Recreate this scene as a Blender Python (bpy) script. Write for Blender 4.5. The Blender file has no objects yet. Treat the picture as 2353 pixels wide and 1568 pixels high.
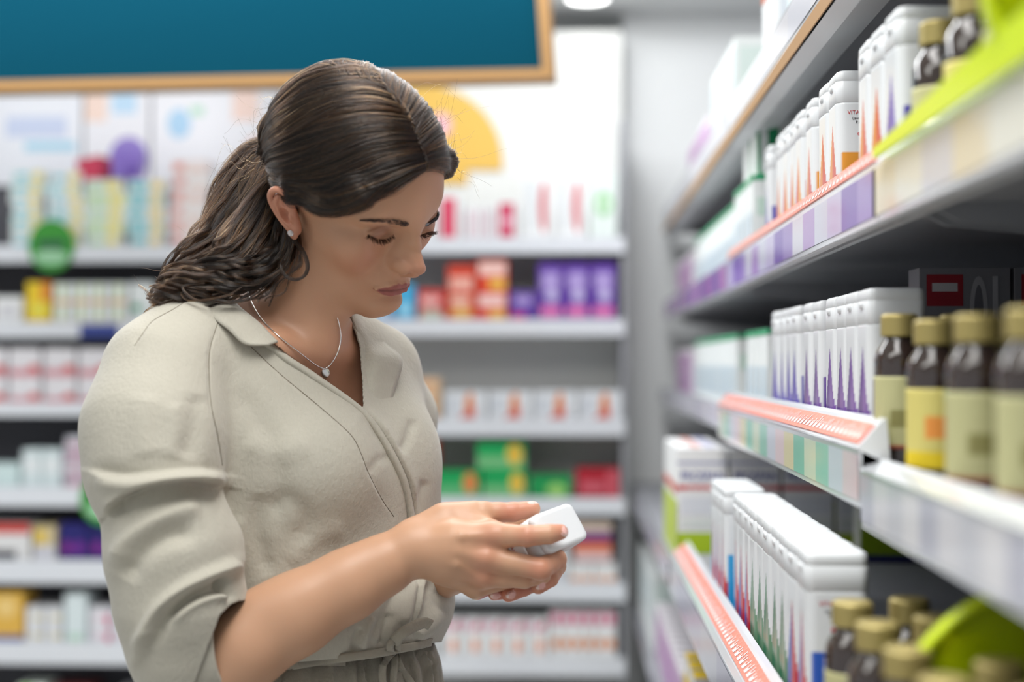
import bpy, math, random, time
import numpy as np
import openvdb
from mathutils import Vector, Matrix
random.seed(7); RNG = np.random.default_rng(11)
C = bpy.context.scene.collection
sc = bpy.context.scene
# ------------------------------------------------------------------ camera
F_PX = 50/36*2353; CX, CY = 1176.5, 784.0
CAM = np.array([0.0, 0.0, 1.38]); YAW = math.radians(2.35); PIT = math.radians(0.89)
camd = bpy.data.cameras.new('camera'); cam = bpy.data.objects.new('camera', camd); C.objects.link(cam)
camd.lens = 50; camd.sensor_width = 36; camd.clip_start = 0.05
cam.location = CAM; cam.rotation_euler = (math.pi/2+PIT, 0, YAW)
camd.dof.use_dof = True; camd.dof.focus_distance = 1.49; camd.dof.aperture_fstop = 1.85
sc.camera = cam
fw = np.array([-math.sin(YAW)*math.cos(PIT), math.cos(YAW)*math.cos(PIT), math.sin(PIT)])
rt = np.array([math.cos(YAW), math.sin(YAW), 0.0]); up = np.cross(rt, fw)
CB = np.stack([rt, fw, up])            # rows: camera right, forward, up
def pt(px, py, d):                     # a point of the place at camera depth d
    return CAM + (px-CX)/F_PX*d*rt + d*fw + (CY-py)/F_PX*d*up
def project(P):
    q = (np.asarray(P)-CAM) @ CB.T
    return np.stack([CX+F_PX*q[...,0]/q[...,1], CY-F_PX*q[...,2]/q[...,1], q[...,1]], -1)
# ------------------------------------------------------------------ world and lights
w = bpy.data.worlds.new('store_air'); sc.world = w; w.use_nodes = True
w.node_tree.nodes['Background'].inputs[0].default_value = (0.93, 0.96, 1.0, 1)
w.node_tree.nodes['Background'].inputs[1].default_value = 1.15
sc.view_settings.view_transform = 'Standard'; sc.view_settings.look = 'None'
sc.view_settings.exposure = -1.22; sc.view_settings.gamma = 1.0; sc.view_settings.use_curve_mapping = False
def area(name, loc, sx, sy, power, rot=(0,0,0), col=(1,1,1)):
    d = bpy.data.lights.new(name, 'AREA'); d.shape = 'RECTANGLE'; d.size = sx; d.size_y = sy; d.energy = power; d.color = col
    o = bpy.data.objects.new(name, d); C.objects.link(o); o.location = loc; o.rotation_euler = rot
    return o
area('overhead_light', (-.15, 1.35, 2.58), 0.5, 2.2, 42, col=(1, .99, .97))
area('overhead_light', (.02, .75, 2.58), .45, .9, 34, col=(1, .985, .96))
area('overhead_light', (-1.0, 0.1, 2.58), 2.2, 0.6, 34, col=(1, .985, .95))
area('overhead_light', (-1.3, 2.75, 2.58), 2.6, 0.5, 100, col=(.96, .98, 1))
area('overhead_light', (-.02, 3.0, 2.50), .5, .4, 18, rot=(math.radians(48), 0, math.radians(-28)), col=(.96, .98, 1))  # added lamp without a fixture, tilted to brighten the white pillar wall
# ------------------------------------------------------------------ materials
def mat(name, color, rough=0.5, spec=0.5, sss=0, metal=0, trans=0, alpha=1, emis=None, es=0, bump=None, coat=0, sheen=0):
    m = bpy.data.materials.new(name); m.use_nodes = True
    b = m.node_tree.nodes['Principled BSDF']
    if not isinstance(color, str): b.inputs['Base Color'].default_value = (*color, 1)
    b.inputs['Roughness'].default_value = rough; b.inputs['Specular IOR Level'].default_value = spec
    b.inputs['Metallic'].default_value = metal; b.inputs['Transmission Weight'].default_value = trans
    b.inputs['Coat Weight'].default_value = coat
    if sss:
        b.inputs['Subsurface Weight'].default_value = sss
        b.inputs['Subsurface Radius'].default_value = (1.0, .36, .18); b.inputs['Subsurface Scale'].default_value = 0.003
    if emis: b.inputs['Emission Color'].default_value = (*emis, 1); b.inputs['Emission Strength'].default_value = es
    if isinstance(color, str):
        a = m.node_tree.nodes.new('ShaderNodeAttribute'); a.attribute_name = color
        m.node_tree.links.new(a.outputs['Color'], b.inputs['Base Color'])
    if bump:
        n = m.node_tree.nodes.new('ShaderNodeTexNoise'); n.inputs['Scale'].default_value = bump[0]; n.inputs['Detail'].default_value = 4
        tc = m.node_tree.nodes.new('ShaderNodeTexCoord'); m.node_tree.links.new(tc.outputs['Object'], n.inputs['Vector'])
        bp = m.node_tree.nodes.new('ShaderNodeBump'); bp.inputs['Strength'].default_value = bump[1]; bp.inputs['Distance'].default_value = bump[2]
        m.node_tree.links.new(n.outputs[0], bp.inputs['Height']); m.node_tree.links.new(bp.outputs[0], b.inputs['Normal'])
    return m
def srgb(*c):                      # 0-255 display colour to linear
    v = np.array(c, float)/255
    return tuple(np.where(v <= .04045, v/12.92, ((v+.055)/1.055)**2.4))
# ------------------------------------------------------------------ mesh helpers
def mesh_obj(name, V, F, m=None, parent=None, smooth=True, cols=None, link=True):
    me = bpy.data.meshes.new(name); V = np.asarray(V, np.float32)
    if isinstance(F, np.ndarray):
        n, k = F.shape
        me.vertices.add(len(V)); me.vertices.foreach_set('co', V.ravel())
        me.loops.add(n*k); me.loops.foreach_set('vertex_index', F.astype(np.int32).ravel())
        me.polygons.add(n); me.polygons.foreach_set('loop_start', np.arange(0, n*k, k, dtype=np.int32))
        me.update(calc_edges=True)
    else:
        me.from_pydata(V.tolist(), [], F)
    me.polygons.foreach_set('use_smooth', np.full(len(me.polygons), smooth))
    if cols is not None:
        a = me.color_attributes.new('tone', 'FLOAT_COLOR', 'POINT')
        cc = np.ones((len(V), 4), np.float32); cc[:, :3] = cols; a.data.foreach_set('color', cc.ravel())
    if m: me.materials.append(m)
    o = bpy.data.objects.new(name, me); C.objects.link(o)
    if parent is not None:
        o.parent = parent; o.matrix_parent_inverse = Matrix.Identity(4)
        # geometry given in world space: bring it into the parent's space
        M = parent.matrix_basis.inverted()
        me.transform(M)
    return o
def tag(o, label=None, cat=None, group=None, kind=None):
    if label: o['label'] = label
    if cat: o['category'] = cat
    if group: o['group'] = group
    if kind: o['kind'] = kind
    return o
def empty(name, loc, rz=0.0):
    o = bpy.data.objects.new(name, None); C.objects.link(o); o.location = loc; o.rotation_euler = (0, 0, rz)
    o.empty_display_size = .05
    return o
# ------------------------------------------------------------------ implicit modelling
class Grid:
    """a block of signed distance, blended with round primitives and meshed"""
    def __init__(s, lo, hi, h):
        s.lo = np.array(lo, float); s.h = h; s.n = np.ceil((np.array(hi)-s.lo)/h).astype(int)+1
        s.d = np.full(s.n, 1e3*h, np.float32)
        s.ax = [(s.lo[i]+h*np.arange(s.n[i])).astype(np.float32) for i in range(3)]
    def sub(s, lo, hi):
        a = np.clip(np.floor((np.array(lo)-s.lo)/s.h).astype(int), 0, s.n); b = np.clip(np.ceil((np.array(hi)-s.lo)/s.h).astype(int)+1, 0, s.n)
        if np.any(b <= a): return None
        sl = tuple(slice(a[i], b[i]) for i in range(3))
        X, Y, Z = np.meshgrid(*[s.ax[i][sl[i]] for i in range(3)], indexing='ij', sparse=True)
        return sl, X, Y, Z
    def op(s, fn, lo, hi, k, sign):
        pad = k+6*s.h
        r = s.sub(np.array(lo)-pad, np.array(hi)+pad)
        if r is None: return
        sl, X, Y, Z = r; d = fn(X, Y, Z); a = s.d[sl]
        if sign > 0:
            h = np.maximum(k-np.abs(a-d), 0)/k if k > 0 else 0
            s.d[sl] = np.minimum(a, d)-h*h*h*k/6
        else:
            d = -d; h = np.maximum(k-np.abs(a-d), 0)/k if k > 0 else 0
            s.d[sl] = np.maximum(a, d)+h*h*h*k/6
    def cone(s, a, b, ra, rb, k=0.0, sign=1, squash=None):
        a = np.array(a, float); b = np.array(b, float); r = max(ra, rb)
        def fn(X, Y, Z):
            ab = b-a; L2 = ab@ab+1e-12
            t = np.clip(((X-a[0])*ab[0]+(Y-a[1])*ab[1]+(Z-a[2])*ab[2])/L2, 0, 1)
            dx = X-a[0]-t*ab[0]; dy = Y-a[1]-t*ab[1]; dz = Z-a[2]-t*ab[2]
            if squash is not None:      # (axis, factor): flatten along a direction
                n, q = squash; c = dx*n[0]+dy*n[1]+dz*n[2]
                dx = dx+c*(q-1)*n[0]; dy = dy+c*(q-1)*n[1]; dz = dz+c*(q-1)*n[2]
            return (np.sqrt(dx*dx+dy*dy+dz*dz)-(ra+t*(rb-ra))).astype(np.float32)
        s.op(fn, np.minimum(a, b)-r, np.maximum(a, b)+r, k, sign)
    def path(s, pts, rs, k=0.0, sign=1, squash=None):
        for i in range(len(pts)-1): s.cone(pts[i], pts[i+1], rs[i], rs[i+1], k if i == 0 else max(k, rs[i]*.3), sign, squash)
    def ell(s, c, r, k=0.0, sign=1, rot=None):
        c = np.array(c, float); r = np.array(r, float); R = np.eye(3) if rot is None else np.array(rot); m = r.max()
        def fn(X, Y, Z):
            x = X-c[0]; y = Y-c[1]; z = Z-c[2]
            u = (R[0,0]*x+R[1,0]*y+R[2,0]*z)/r[0]; v = (R[0,1]*x+R[1,1]*y+R[2,1]*z)/r[1]; q = (R[0,2]*x+R[1,2]*y+R[2,2]*z)/r[2]
            k0 = np.sqrt(u*u+v*v+q*q); k1 = np.sqrt((u/r[0])**2+(v/r[1])**2+(q/r[2])**2)+1e-9
            return (k0*(k0-1)/k1).astype(np.float32)
        s.op(fn, c-m, c+m, k, sign)
    def mesh(s, smooth=1):
        bg = 6*s.h
        d = np.clip(s.d, -bg, bg)
        for i in range(3):                       # closed at the block's own border
            sl = [slice(None)]*3; sl[i] = 0; d[tuple(sl)] = bg; sl[i] = -1; d[tuple(sl)] = bg
        g = openvdb.FloatGrid(bg); g.copyFromArray(d.astype(np.float32))
        P, Q = g.convertToQuads(0.0)
        P = P.astype(np.float64)*s.h+s.lo
        Q = Q.astype(np.int64)
        for _ in range(smooth): P = relax(P, Q, .5)
        return P, Q
def relax(P, Q, t):
    n = len(P); acc = np.zeros((n, 3)); cnt = np.zeros(n); k = Q.shape[1]
    for i in range(k):
        a, b = Q[:, i], Q[:, (i+1) % k]
        for j in range(3): acc[:, j] += np.bincount(a, P[b, j], n)+np.bincount(b, P[a, j], n)
        cnt += np.bincount(a, minlength=n)+np.bincount(b, minlength=n)
    return P*(1-t)+t*acc/np.maximum(cnt, 1)[:, None]
def normals(P, Q):
    n = np.zeros_like(P); fn = np.cross(P[Q[:, 2]]-P[Q[:, 0]], P[Q[:, -1]]-P[Q[:, 1]])
    for i in range(Q.shape[1]):
        for j in range(3): n[:, j] += np.bincount(Q[:, i], fn[:, j], len(P))
    return n/(np.linalg.norm(n, axis=1)[:, None]+1e-12)
def catmull(P, n):
    P = np.asarray(P, float); Q = np.vstack([2*P[0]-P[1], P, 2*P[-1]-P[-2]]); s = np.linspace(0, len(P)-1-1e-9, n)
    i = s.astype(int); t = (s-i)[:, None]; a, b, c, d = Q[i], Q[i+1], Q[i+2], Q[i+3]
    return .5*(2*b+(c-a)*t+(2*a-5*b+4*c-d)*t*t+(3*b-a-3*c+d)*t**3)
def seg_dist(uv, poly):              # distance of points to a 2-D polyline, the parameter along it and the side
    best = np.full(len(uv), 1e9); par = np.zeros(len(uv)); side = np.zeros(len(uv)); m = len(poly)-1
    for i in range(m):
        a, b = poly[i], poly[i+1]; ab = b-a; t = np.clip(((uv-a)@ab)/(ab@ab+1e-9), 0, 1)
        q = uv-a-t[:, None]*ab; d = np.hypot(q[:, 0], q[:, 1]); k = d < best
        best[k] = d[k]; par[k] = (i+t[k])/m; side[k] = np.sign(ab[0]*q[k, 1]-ab[1]*q[k, 0])
    return best, par, side
def in_poly(uv, poly):
    c = np.zeros(len(uv), bool); n = len(poly)
    for i in range(n):
        x1, y1 = poly[i]; x2, y2 = poly[(i+1) % n]
        if y1 == y2: continue
        k = (y1 > uv[:, 1]) != (y2 > uv[:, 1]); c ^= k & (uv[:, 0] < (x2-x1)*(uv[:, 1]-y1)/(y2-y1)+x1)
    return c
def sst(a, b, x): t = np.clip((x-a)/(b-a), 0, 1); return t*t*(3-2*t)
# ------------------------------------------------------------------ the woman: head and neck
def euler_head(a, b, c):
    ca, sa, cb, sb, cc, s_ = math.cos(a), math.sin(a), math.cos(b), math.sin(b), math.cos(c), math.sin(c)
    return np.array([[ca, -sa, 0], [sa, ca, 0], [0, 0, 1]]) @ np.array([[1, 0, 0], [0, cb, -sb], [0, sb, cb]]) @ np.array([[cc, 0, s_], [0, 1, 0], [-s_, 0, cc]])
HS = 1.0
HR = CB.T @ euler_head(*np.radians([-119.37, -35.67, 22.87]))     # head axes in the place
HT = CAM + CB.T @ (np.array([-0.16816, 1.47869, 0.14638]))
def h2w(P): return (np.asarray(P, float)*.001*HS) @ HR.T + HT      # head millimetres to the place
def w2h(P): return (np.asarray(P, float)-HT) @ HR/(.001*HS)
def rotm(ax, deg):
    return np.array(Matrix.Rotation(math.radians(deg), 3, ax))
HVOX = 1.05
def head_grid(h):
    g = Grid((-90, -108, -330), (130, 122, 136), h)
    e, c = g.ell, g.cone
    def sym(f, p, *a, **k):
        f(p, *a, **k); f((-p[0], p[1], p[2]), *a, **k)
    def symp(pts, rs, **k):
        g.path(pts, rs, **k); g.path([(-x, y, z) for x, y, z in pts], rs, **k)
    e((0, -6, 48), (73, 92, 82))
    e((0, 18, 54), (60, 76, 50), 14)
    e((0, 18, -14), (61, 64, 66), 16)
    e((0, 30, -50), (47, 54, 42), 20)
    symp([(38, 12, -42), (32, 42, -68), (10, 73, -83)], [15, 14, 13], k=26)
    e((0, 76, -82), (17, 16, 15), 12)
    sym(e, (42, 50, -3), (18, 20, 20), 26)               # cheekbones
    sym(e, (33, 58, -14), (20, 17, 22), 22)
    e((0, 58.5, -43), (31, 37, 27), 12)                    # mouth barrel
    symp([(8, 83, 39), (30, 73, 45), (46, 58, 40)], [7, 7, 6], k=20)      # brow
    sym(e, (23, 91, 23), (13, 12, 10), 10, -1)           # sockets
    sym(e, (32.5, 67, 18.5), (16.5, 13.8, 13.4), 5)      # lids over the eyes
    g.path([(0, 86, 30), (0, 92, 8), (0, 101, -10), (0, 107.5, -17.5)], [8, 7, 7.2, 8.6], k=10)
    c((0, 82, 18), (0, 86, -18), 10, 17, 10)
    sym(e, (11, 98, -21.5), (6.4, 11.5, 8), 6)
    c((0, 98, -30), (0, 107, -25.5), 4, 4.2, 4)
    sym(e, (6.4, 101, -31), (3.1, 6, 4.2), 2, -1)
    symp([(18, 93, -13), (19.6, 92, -19), (19.6, 91, -26), (16, 92, -31)], [.8, 2.0, 2.2, 1.0], k=2.5, sign=-1)
    c((0, 102.5, -35), (0, 104, -42), 1.5, 2.4, 5, -1)
    symp([(0, 93.6, -45.6), (5, 93.8, -44.6), (12, 91.6, -46), (23, 85.2, -50.4)], [4.2, 4.3, 3.8, 1.6], k=4)
    symp([(0, 91.6, -55), (9, 91, -54.8), (17, 88.2, -53.4), (23, 85.0, -51)], [5.2, 5.0, 3.8, 1.6], k=4)
    symp([(0, 98.4, -50.0), (8, 97, -49.6), (16, 93.4, -50.2), (21.5, 88.4, -50.8)], [.9, .9, .8, .3], k=2.5, sign=-1)
    symp([(0, 95.5, -67), (12, 92, -66)], [5, 4], k=8, sign=-1)
    # lid margin and lid fold
    symp([(15.5, 79, 14), (21, 81, 9.5), (31, 81.6, 7), (41, 76, 9), (48, 68, 14)], [.8, 1.4, 1.4, 1.3, .7], k=1.6, sign=-1)
    symp([(18, 80, 24), (25, 79.5, 29.5), (34, 77.5, 30.5), (43, 73, 28), (49, 66, 22)], [1.0, 1.9, 2.0, 1.8, 1.0], k=2.6, sign=-1)
    # neck, throat and chest
    nk = lambda px, py, d: w2h(pt(px, py, d))
    g.path([(0, -16, -15), nk(690, 790, 1.525), nk(660, 900, 1.57)], [47, 49, 56], k=20)
    g.path([(0, 30, -66), nk(742, 775, 1.485)], [14, 10], k=30)                       # throat
    g.path([(44, -10, -30), nk(722, 772, 1.482)], [12, 9], k=22)                      # neck muscle to the breastbone
    g.path([nk(728, 805, 1.484), nk(630, 795, 1.455), nk(520, 770, 1.43)], [9, 8, 8], k=26)   # collarbones
    g.path([nk(758, 805, 1.492), nk(840, 815, 1.565)], [9, 8], k=26)
    g.path([nk(560, 870, 1.515), nk(760, 870, 1.60)], [78, 78], k=45)
    g.path([nk(700, 1000, 1.565), nk(800, 1000, 1.60)], [80, 80], k=40)
    g.path([nk(480, 760, 1.50), nk(640, 740, 1.55)], [34, 44], k=30)
    g.path([nk(850, 830, 1.62), nk(700, 760, 1.56)], [26, 42], k=30)
    # ears
    for sx in (1, -1):
        R = rotm('Z', 12*sx) @ rotm('X', 8)
        def q(x, y, z): v = R @ np.array([x*sx, y*.87+1, z]); return (72*sx+v[0], -8+v[1], 2+v[2])
        rim = [q(1, 3, 5), q(3, 5, 13), q(5, 4, 22), q(6.5, -2, 29), q(7.5, -11, 31), q(8, -19, 27), q(8.5, -24, 18), q(8, -24, 7), q(7, -20, -6), q(6, -14, -16)]
        rim = [tuple(v) for v in catmull(rim, 34)]
        e(q(2, -9, 4), (4.2, 14.5, 23), 3, rot=R)
        g.path(rim, list(np.interp(np.linspace(0, 1, 34), [0, .2, .5, .8, 1], [2.2, 2.9, 3.3, 2.9, 2.8])), k=2.4)
        e(q(4.5, -7.5, -20), (3.6, 7.2, 9), 5, rot=R)
        e(q(0, 0, -6), (5, 7, 16), 8, rot=R)
        ah = [tuple(v) for v in catmull([q(5.5, -13, 22), q(7, -17, 12), q(7, -15, 0), q(6.5, -11, -8), q(6, -5, -12)], 16)]
        g.path(ah, [2.6]*16, k=2.5)
        e(q(7.5, -6.5, -1), (7.2, 6.4, 8.5), 2.5, -1, rot=R)
        e(q(7, -4, 13), (4, 4, 5), 2.5, -1, rot=R)
        e(q(5, 1.2, -3), (3.2, 3.2, 5), 3, rot=R)
    return g
t0 = time.time()
HP, HQ = head_grid(HVOX).mesh(2)
# small corrections of the likeness, millimetres at the given head points, fading with distance
WARP = [
    ((0, 117, -18), (974, 624)), ((18, 96, -24), (902, 612)), ((0, 101, -32), (934, 640)), ((24, 87, -51), (866, 667)),
    ((0, 100, -43), (933, 655)), ((0, 98, -59), (921, 682)), ((16, 79, 15), (907, 537)), ((47, 67, 15), (846, 539)),
    ((31, 80, 8), (875, 551)), ((31, 79, 31), (875, 519)), ((13, 92, 37), (942, 519)), ((53, 60, 41), (832, 506)),
    ((0, 93, -83), (916, 706)), ((0, 82, -97), (872, 728)), ((-13, 91, 37), (975, 518)), ((0, 93, 75), (985, 380)),
    ((76, -20, 32), (648, 432)), ((74, -13, -27), (676, 544)), ((68, 0, 0), (688, 499)),
    ((-44, 62, 40), (11, 0), 'rel'), ((-46, 60, 5), (12, 0), 'rel'), ((-44, 62, 75), (8, 0), 'rel'), ((-36, 70, -20), (8, 0), 'rel'), ((0, 96, -50), (-9, 0), 'rel')]
def warp(P):
    A = np.array([e_[0] for e_ in WARP], float)
    # target pixel to displacement in the picture's plane at the point's own depth
    W3 = h2w(A); pr = project(W3); D = []
    for e_, w3, q in zip(WARP, W3, pr):
        b = e_[1] if len(e_) == 2 else (q[0]+e_[1][0], q[1]+e_[1][1])
        D.append(pt(b[0], b[1], q[2])-w3)
    D = np.array(D); s2 = 2*22.0**2
    K = np.exp(-((A[:, None]-A[None])**2).sum(2)/s2); Wt = np.linalg.solve(K+.06*np.eye(len(A)), D)
    out = np.zeros_like(P)
    for a, wv in zip(A, Wt): out += np.exp(-((P-a)**2).sum(1)/s2)[:, None]*wv
    return out
HW = h2w(HP)+warp(HP)

from mathutils.bvhtree import BVHTree
def bvh_of(P, Q): return BVHTree.FromPolygons([tuple(v) for v in P], [tuple(f) for f in Q.tolist()])
head_bvh = bvh_of(HW, HQ)
def cast(bvh, px, py, toward=None):
    """the place's point seen at a pixel; a pixel just off the shape is pulled towards the given one"""
    for i in range(40):
        d = pt(px, py, 1.0)-CAM; d /= np.linalg.norm(d)
        loc, nor, _, _ = bvh.ray_cast(Vector(CAM), Vector(d))
        if loc is not None: return np.array(loc), np.array(nor)
        if toward is None: return None
        px += (toward[0]-px)*.03; py += (toward[1]-py)*.03
# skin tone: lips, lids, cheeks
def skin_tone(P):
    """P in head millimetres"""
    n = len(P); col = np.tile(np.array(srgb(198, 153, 124)), (n, 1)); x, y, z = np.abs(P[:, 0]), P[:, 1], P[:, 2]
    def mix(c, m): col[:] = col*(1-m[:, None])+np.array(srgb(*c))*m[:, None]
    g = lambda cx, cy, cz, r: np.exp(-((x-cx)**2+(y-cy)**2+(z-cz)**2)/(r*r))
    mix((190, 118, 96), .45*g(40, 62, -18, 24))
    mix((196, 124, 106), .35*g(0, 112, -18, 16))
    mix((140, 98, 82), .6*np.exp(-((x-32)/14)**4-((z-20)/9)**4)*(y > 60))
    mix((198, 122, 104), .45*((x > 69) & (y < 15) & (y > -50) & (z > -40) & (z < 50)))
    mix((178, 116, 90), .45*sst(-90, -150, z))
    zu = np.interp(x, [0, 4.5, 12, 24], [-42.6, -41.0, -44.2, -50.8]); zl = np.interp(x, [0, 8, 17, 25], [-60.3, -59.8, -56.8, -51.8])
    m = sst(.0, 1.6, zu-z+.8)*sst(.0, 1.6, z-zl+.8)*(y > 78)*(x < 24)
    mix((152, 84, 82), .9*m)
    mix((95, 45, 45), .6*np.exp(-((z+50.1+.06*x)/.9)**2)*(x < 22.5)*(y > 80))
    return col
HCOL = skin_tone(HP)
# ------------------------------------------------------------------ hair
def hair_obj(name, strands, radii, cols, m, parent):
    """strands: (n, k, 3) array in place space"""
    n, k, _ = strands.shape
    hc = bpy.data.hair_curves.new(name); hc.add_curves([k]*n)
    M = np.array(parent.matrix_basis.inverted()) if parent is not None else np.eye(4)
    P = strands.reshape(-1, 3) @ M[:3, :3].T+M[:3, 3]
    hc.position_data.foreach_set('vector', P.astype(np.float32).ravel())
    a = hc.attributes.get('radius') or hc.attributes.new('radius', 'FLOAT', 'POINT')
    a.data.foreach_set('value', np.asarray(radii, np.float32).ravel())
    c = hc.attributes.new('tone', 'FLOAT_COLOR', 'CURVE')
    cc = np.ones((n, 4), np.float32); cc[:, :3] = cols; c.data.foreach_set('color', cc.ravel())
    hc.materials.append(m); o = bpy.data.objects.new(name, hc); C.objects.link(o)
    if parent is not None: o.parent = parent
    return o
def hair_mat(name, rough=.17):
    m = bpy.data.materials.new(name); m.use_nodes = True; nt = m.node_tree
    nt.nodes.remove(nt.nodes['Principled BSDF'])
    h = nt.nodes.new('ShaderNodeBsdfHairPrincipled'); h.parametrization = 'COLOR'
    a = nt.nodes.new('ShaderNodeAttribute'); a.attribute_name = 'tone'
    nt.links.new(a.outputs['Color'], h.inputs['Color']); h.inputs['Roughness'].default_value = rough; h.inputs['Radial Roughness'].default_value = .45
    nt.links.new(h.outputs[0], nt.nodes['Material Output'].inputs[0])
    return m
M_hair = hair_mat('brown_hair')
# the mass beneath the strands, in head millimetres
sg = Grid((-100, -125, -60), (100, 125, 150), 2.0)
sg.ell((0, -8, 49), (80, 98, 88.5)); sg.ell((0, 16, 58), (69, 79, 55), 10)
sg.path([(60, 54, 66), (71, 22, 34), (75, -10, 36)], [12, 10, 9], k=14); sg.path([(-60, 54, 66), (-71, 22, 34), (-75, -10, 36)], [12, 10, 9], k=14)
sg.ell((0, -100, 20), (42, 18, 32), 18)
SP, SQ = sg.mesh(1); shell = bvh_of(h2w(SP), SQ)
SN = normals(SP, SQ)
def near(P, off):
    out = []
    for p in P:
        l, n, _, _ = shell.find_nearest(Vector(p)); out.append(np.array(l)+np.array(n)*off)
    return np.array(out)
GUIDE = [
 [(985,381),(945,402),(895,428),(850,457),(795,482),(745,486),(700,462),(655,432),(615,422),(588,425)],
 [(984,372),(935,388),(875,415),(815,446),(755,462),(700,445),(650,424),(615,418),(592,420)],
 [(981,358),(930,371),(865,392),(795,420),(735,432),(680,420),(635,410),(595,412)],
 [(974,338),(920,343),(855,358),(785,385),(715,402),(655,405),(598,402)],
 [(964,316),(905,313),(835,325),(765,352),(700,375),(640,388),(596,392)],
 [(950,294),(890,286),(820,295),(745,320),(685,345),(630,365),(592,380)],
 [(930,266),(868,254),(798,258),(725,280),(668,305),(622,335),(592,366)],
 [(912,240),(850,222),(785,225),(718,245),(660,275),(620,312),(594,350)],
 [(893,212),(838,190),(778,192),(708,212),(655,250),(620,295),(600,340)],
 [(874,180),(820,162),(765,167),(702,188),(652,228),(624,275),(606,325)],
 [(858,160),(812,151),(758,158),(698,180),(648,220),(620,270),(604,322)],
]
GW = []
for g in GUIDE:
    P = np.array([cast(shell, x, y, (800, 330))[0] for x, y in g]); GW.append(w2h(catmull(P, 26)))
GW = np.array(GW); GW[:, 0, 0] = np.maximum(GW[:, 0, 0], 2.0)
# two more families over the crown and down the back of the head, out of the photo's sight
for dx in (.62, .25):
    q = GW[10].copy() if dx == .62 else GW[10].copy(); q[:, 0] *= dx; q[:, 2] += 0; q[0, 1] -= 25*(1-dx); GW = np.vstack([GW, q[None]])
# hair base: the shell behind the hairline, a little sunk
hl = GW[0][:, 1:]; poly = np.vstack([[(60, 200), (hl[0, 0]+6, 110)], hl[:16]+[2.0, 1.5], [(-2, 20), (-16, -10), (-40, -70), (-200, -70), (-200, 200)]])
keep = in_poly(SP[:, 1:], poly); kq = keep[SQ].all(1)
SB = SP-SN*1.6
scalp = (np.exp(-(SP[:, 0]/2.2)**2)*sst(-10, 30, SP[:, 1]))[:, None]
SCOL = np.array(srgb(30, 21, 18))*(1-scalp)+np.array(srgb(150, 112, 96))*scalp
use = np.unique(SQ[kq]); remap = -np.ones(len(SP), int); remap[use] = np.arange(len(use)); SQk = remap[SQ[kq]]; SB = SB[use]; SCOL = SCOL[use]
def smooth_noise(n, k, amp, wav, rng):
    """random smooth offsets along a strand"""
    t = np.linspace(0, 1, k)[None, :, None]; ph = rng.uniform(0, 6.28, (n, 1, 3, 3)); a = rng.normal(0, 1, (n, 1, 3, 3))
    s = sum(a[..., j]*np.sin(6.28*wav*(1+.7*j)*t+ph[..., j])/(1+j) for j in range(3)); return amp*s
rng = np.random.default_rng(5)
K = 26
t = np.linspace(0, 1, K)
S = []; COL = []; RAD = []
dark = np.array(srgb(13, 8, 6)); mid = np.array(srgb(34, 20, 12)); gold = np.array(srgb(108, 68, 36))
def lock_colour(n, light):
    c = dark*(1-light)+mid*light
    c = np.tile(c, (n, 1)); r = rng.random(n)
    c[r < .05+.30*light] = gold; c *= rng.uniform(.55, 1.4, (n, 1)); return c
ng = len(GW)
NL, NS = 330, 46
for side in (1, -1):
    for L in range(NL):
        u = (rng.random()**1.0)*(ng-1.001); i = int(u); f = u-i
        c = GW[i]*(1-f)+GW[min(i+1, ng-1)]*f
        c = c.copy(); c[:, 0] *= side
        cw = near(h2w(c), rng.uniform(-.0012, .0048))
        T = np.gradient(cw, axis=0); T /= np.linalg.norm(T, axis=1)[:, None]
        N = np.array([np.array(shell.find_nearest(Vector(p))[1]) for p in cw[::5]]); N = np.array([np.interp(np.arange(K), np.arange(0, K, 5), N[:, j]) for j in range(3)]).T
        B = np.cross(T, N)
        bow = rng.normal(0, .0032)*np.sin(math.pi*t)+rng.normal(0, .0026)*np.sin(2*math.pi*t)
        wdt = rng.uniform(.0028, .0062)*(.35+.65*np.sin(math.pi*np.clip(t*.9+.08, 0, 1)))
        a = rng.normal(0, .55, (NS, 1)); b = rng.normal(0, .35, (NS, 1))
        P = cw[None]+B[None]*((a*wdt+bow)[..., None])+N[None]*((b*wdt*.55+.0016*(1-a*a))[..., None])
        P += smooth_noise(NS, K, .00042, 2.6, rng)*np.clip(t*4, 0, 1)[None, :, None]
        S.append(P); light = float(np.clip(rng.normal(.35, .3), 0, 1))*(1 if u > .3 else .5)
        COL.append(lock_colour(NS, light))
S = np.concatenate(S); COL = np.concatenate(COL)
RAD = np.tile(.00013*np.clip(1.15-t*.5, .3, 1), (len(S), 1))
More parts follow.
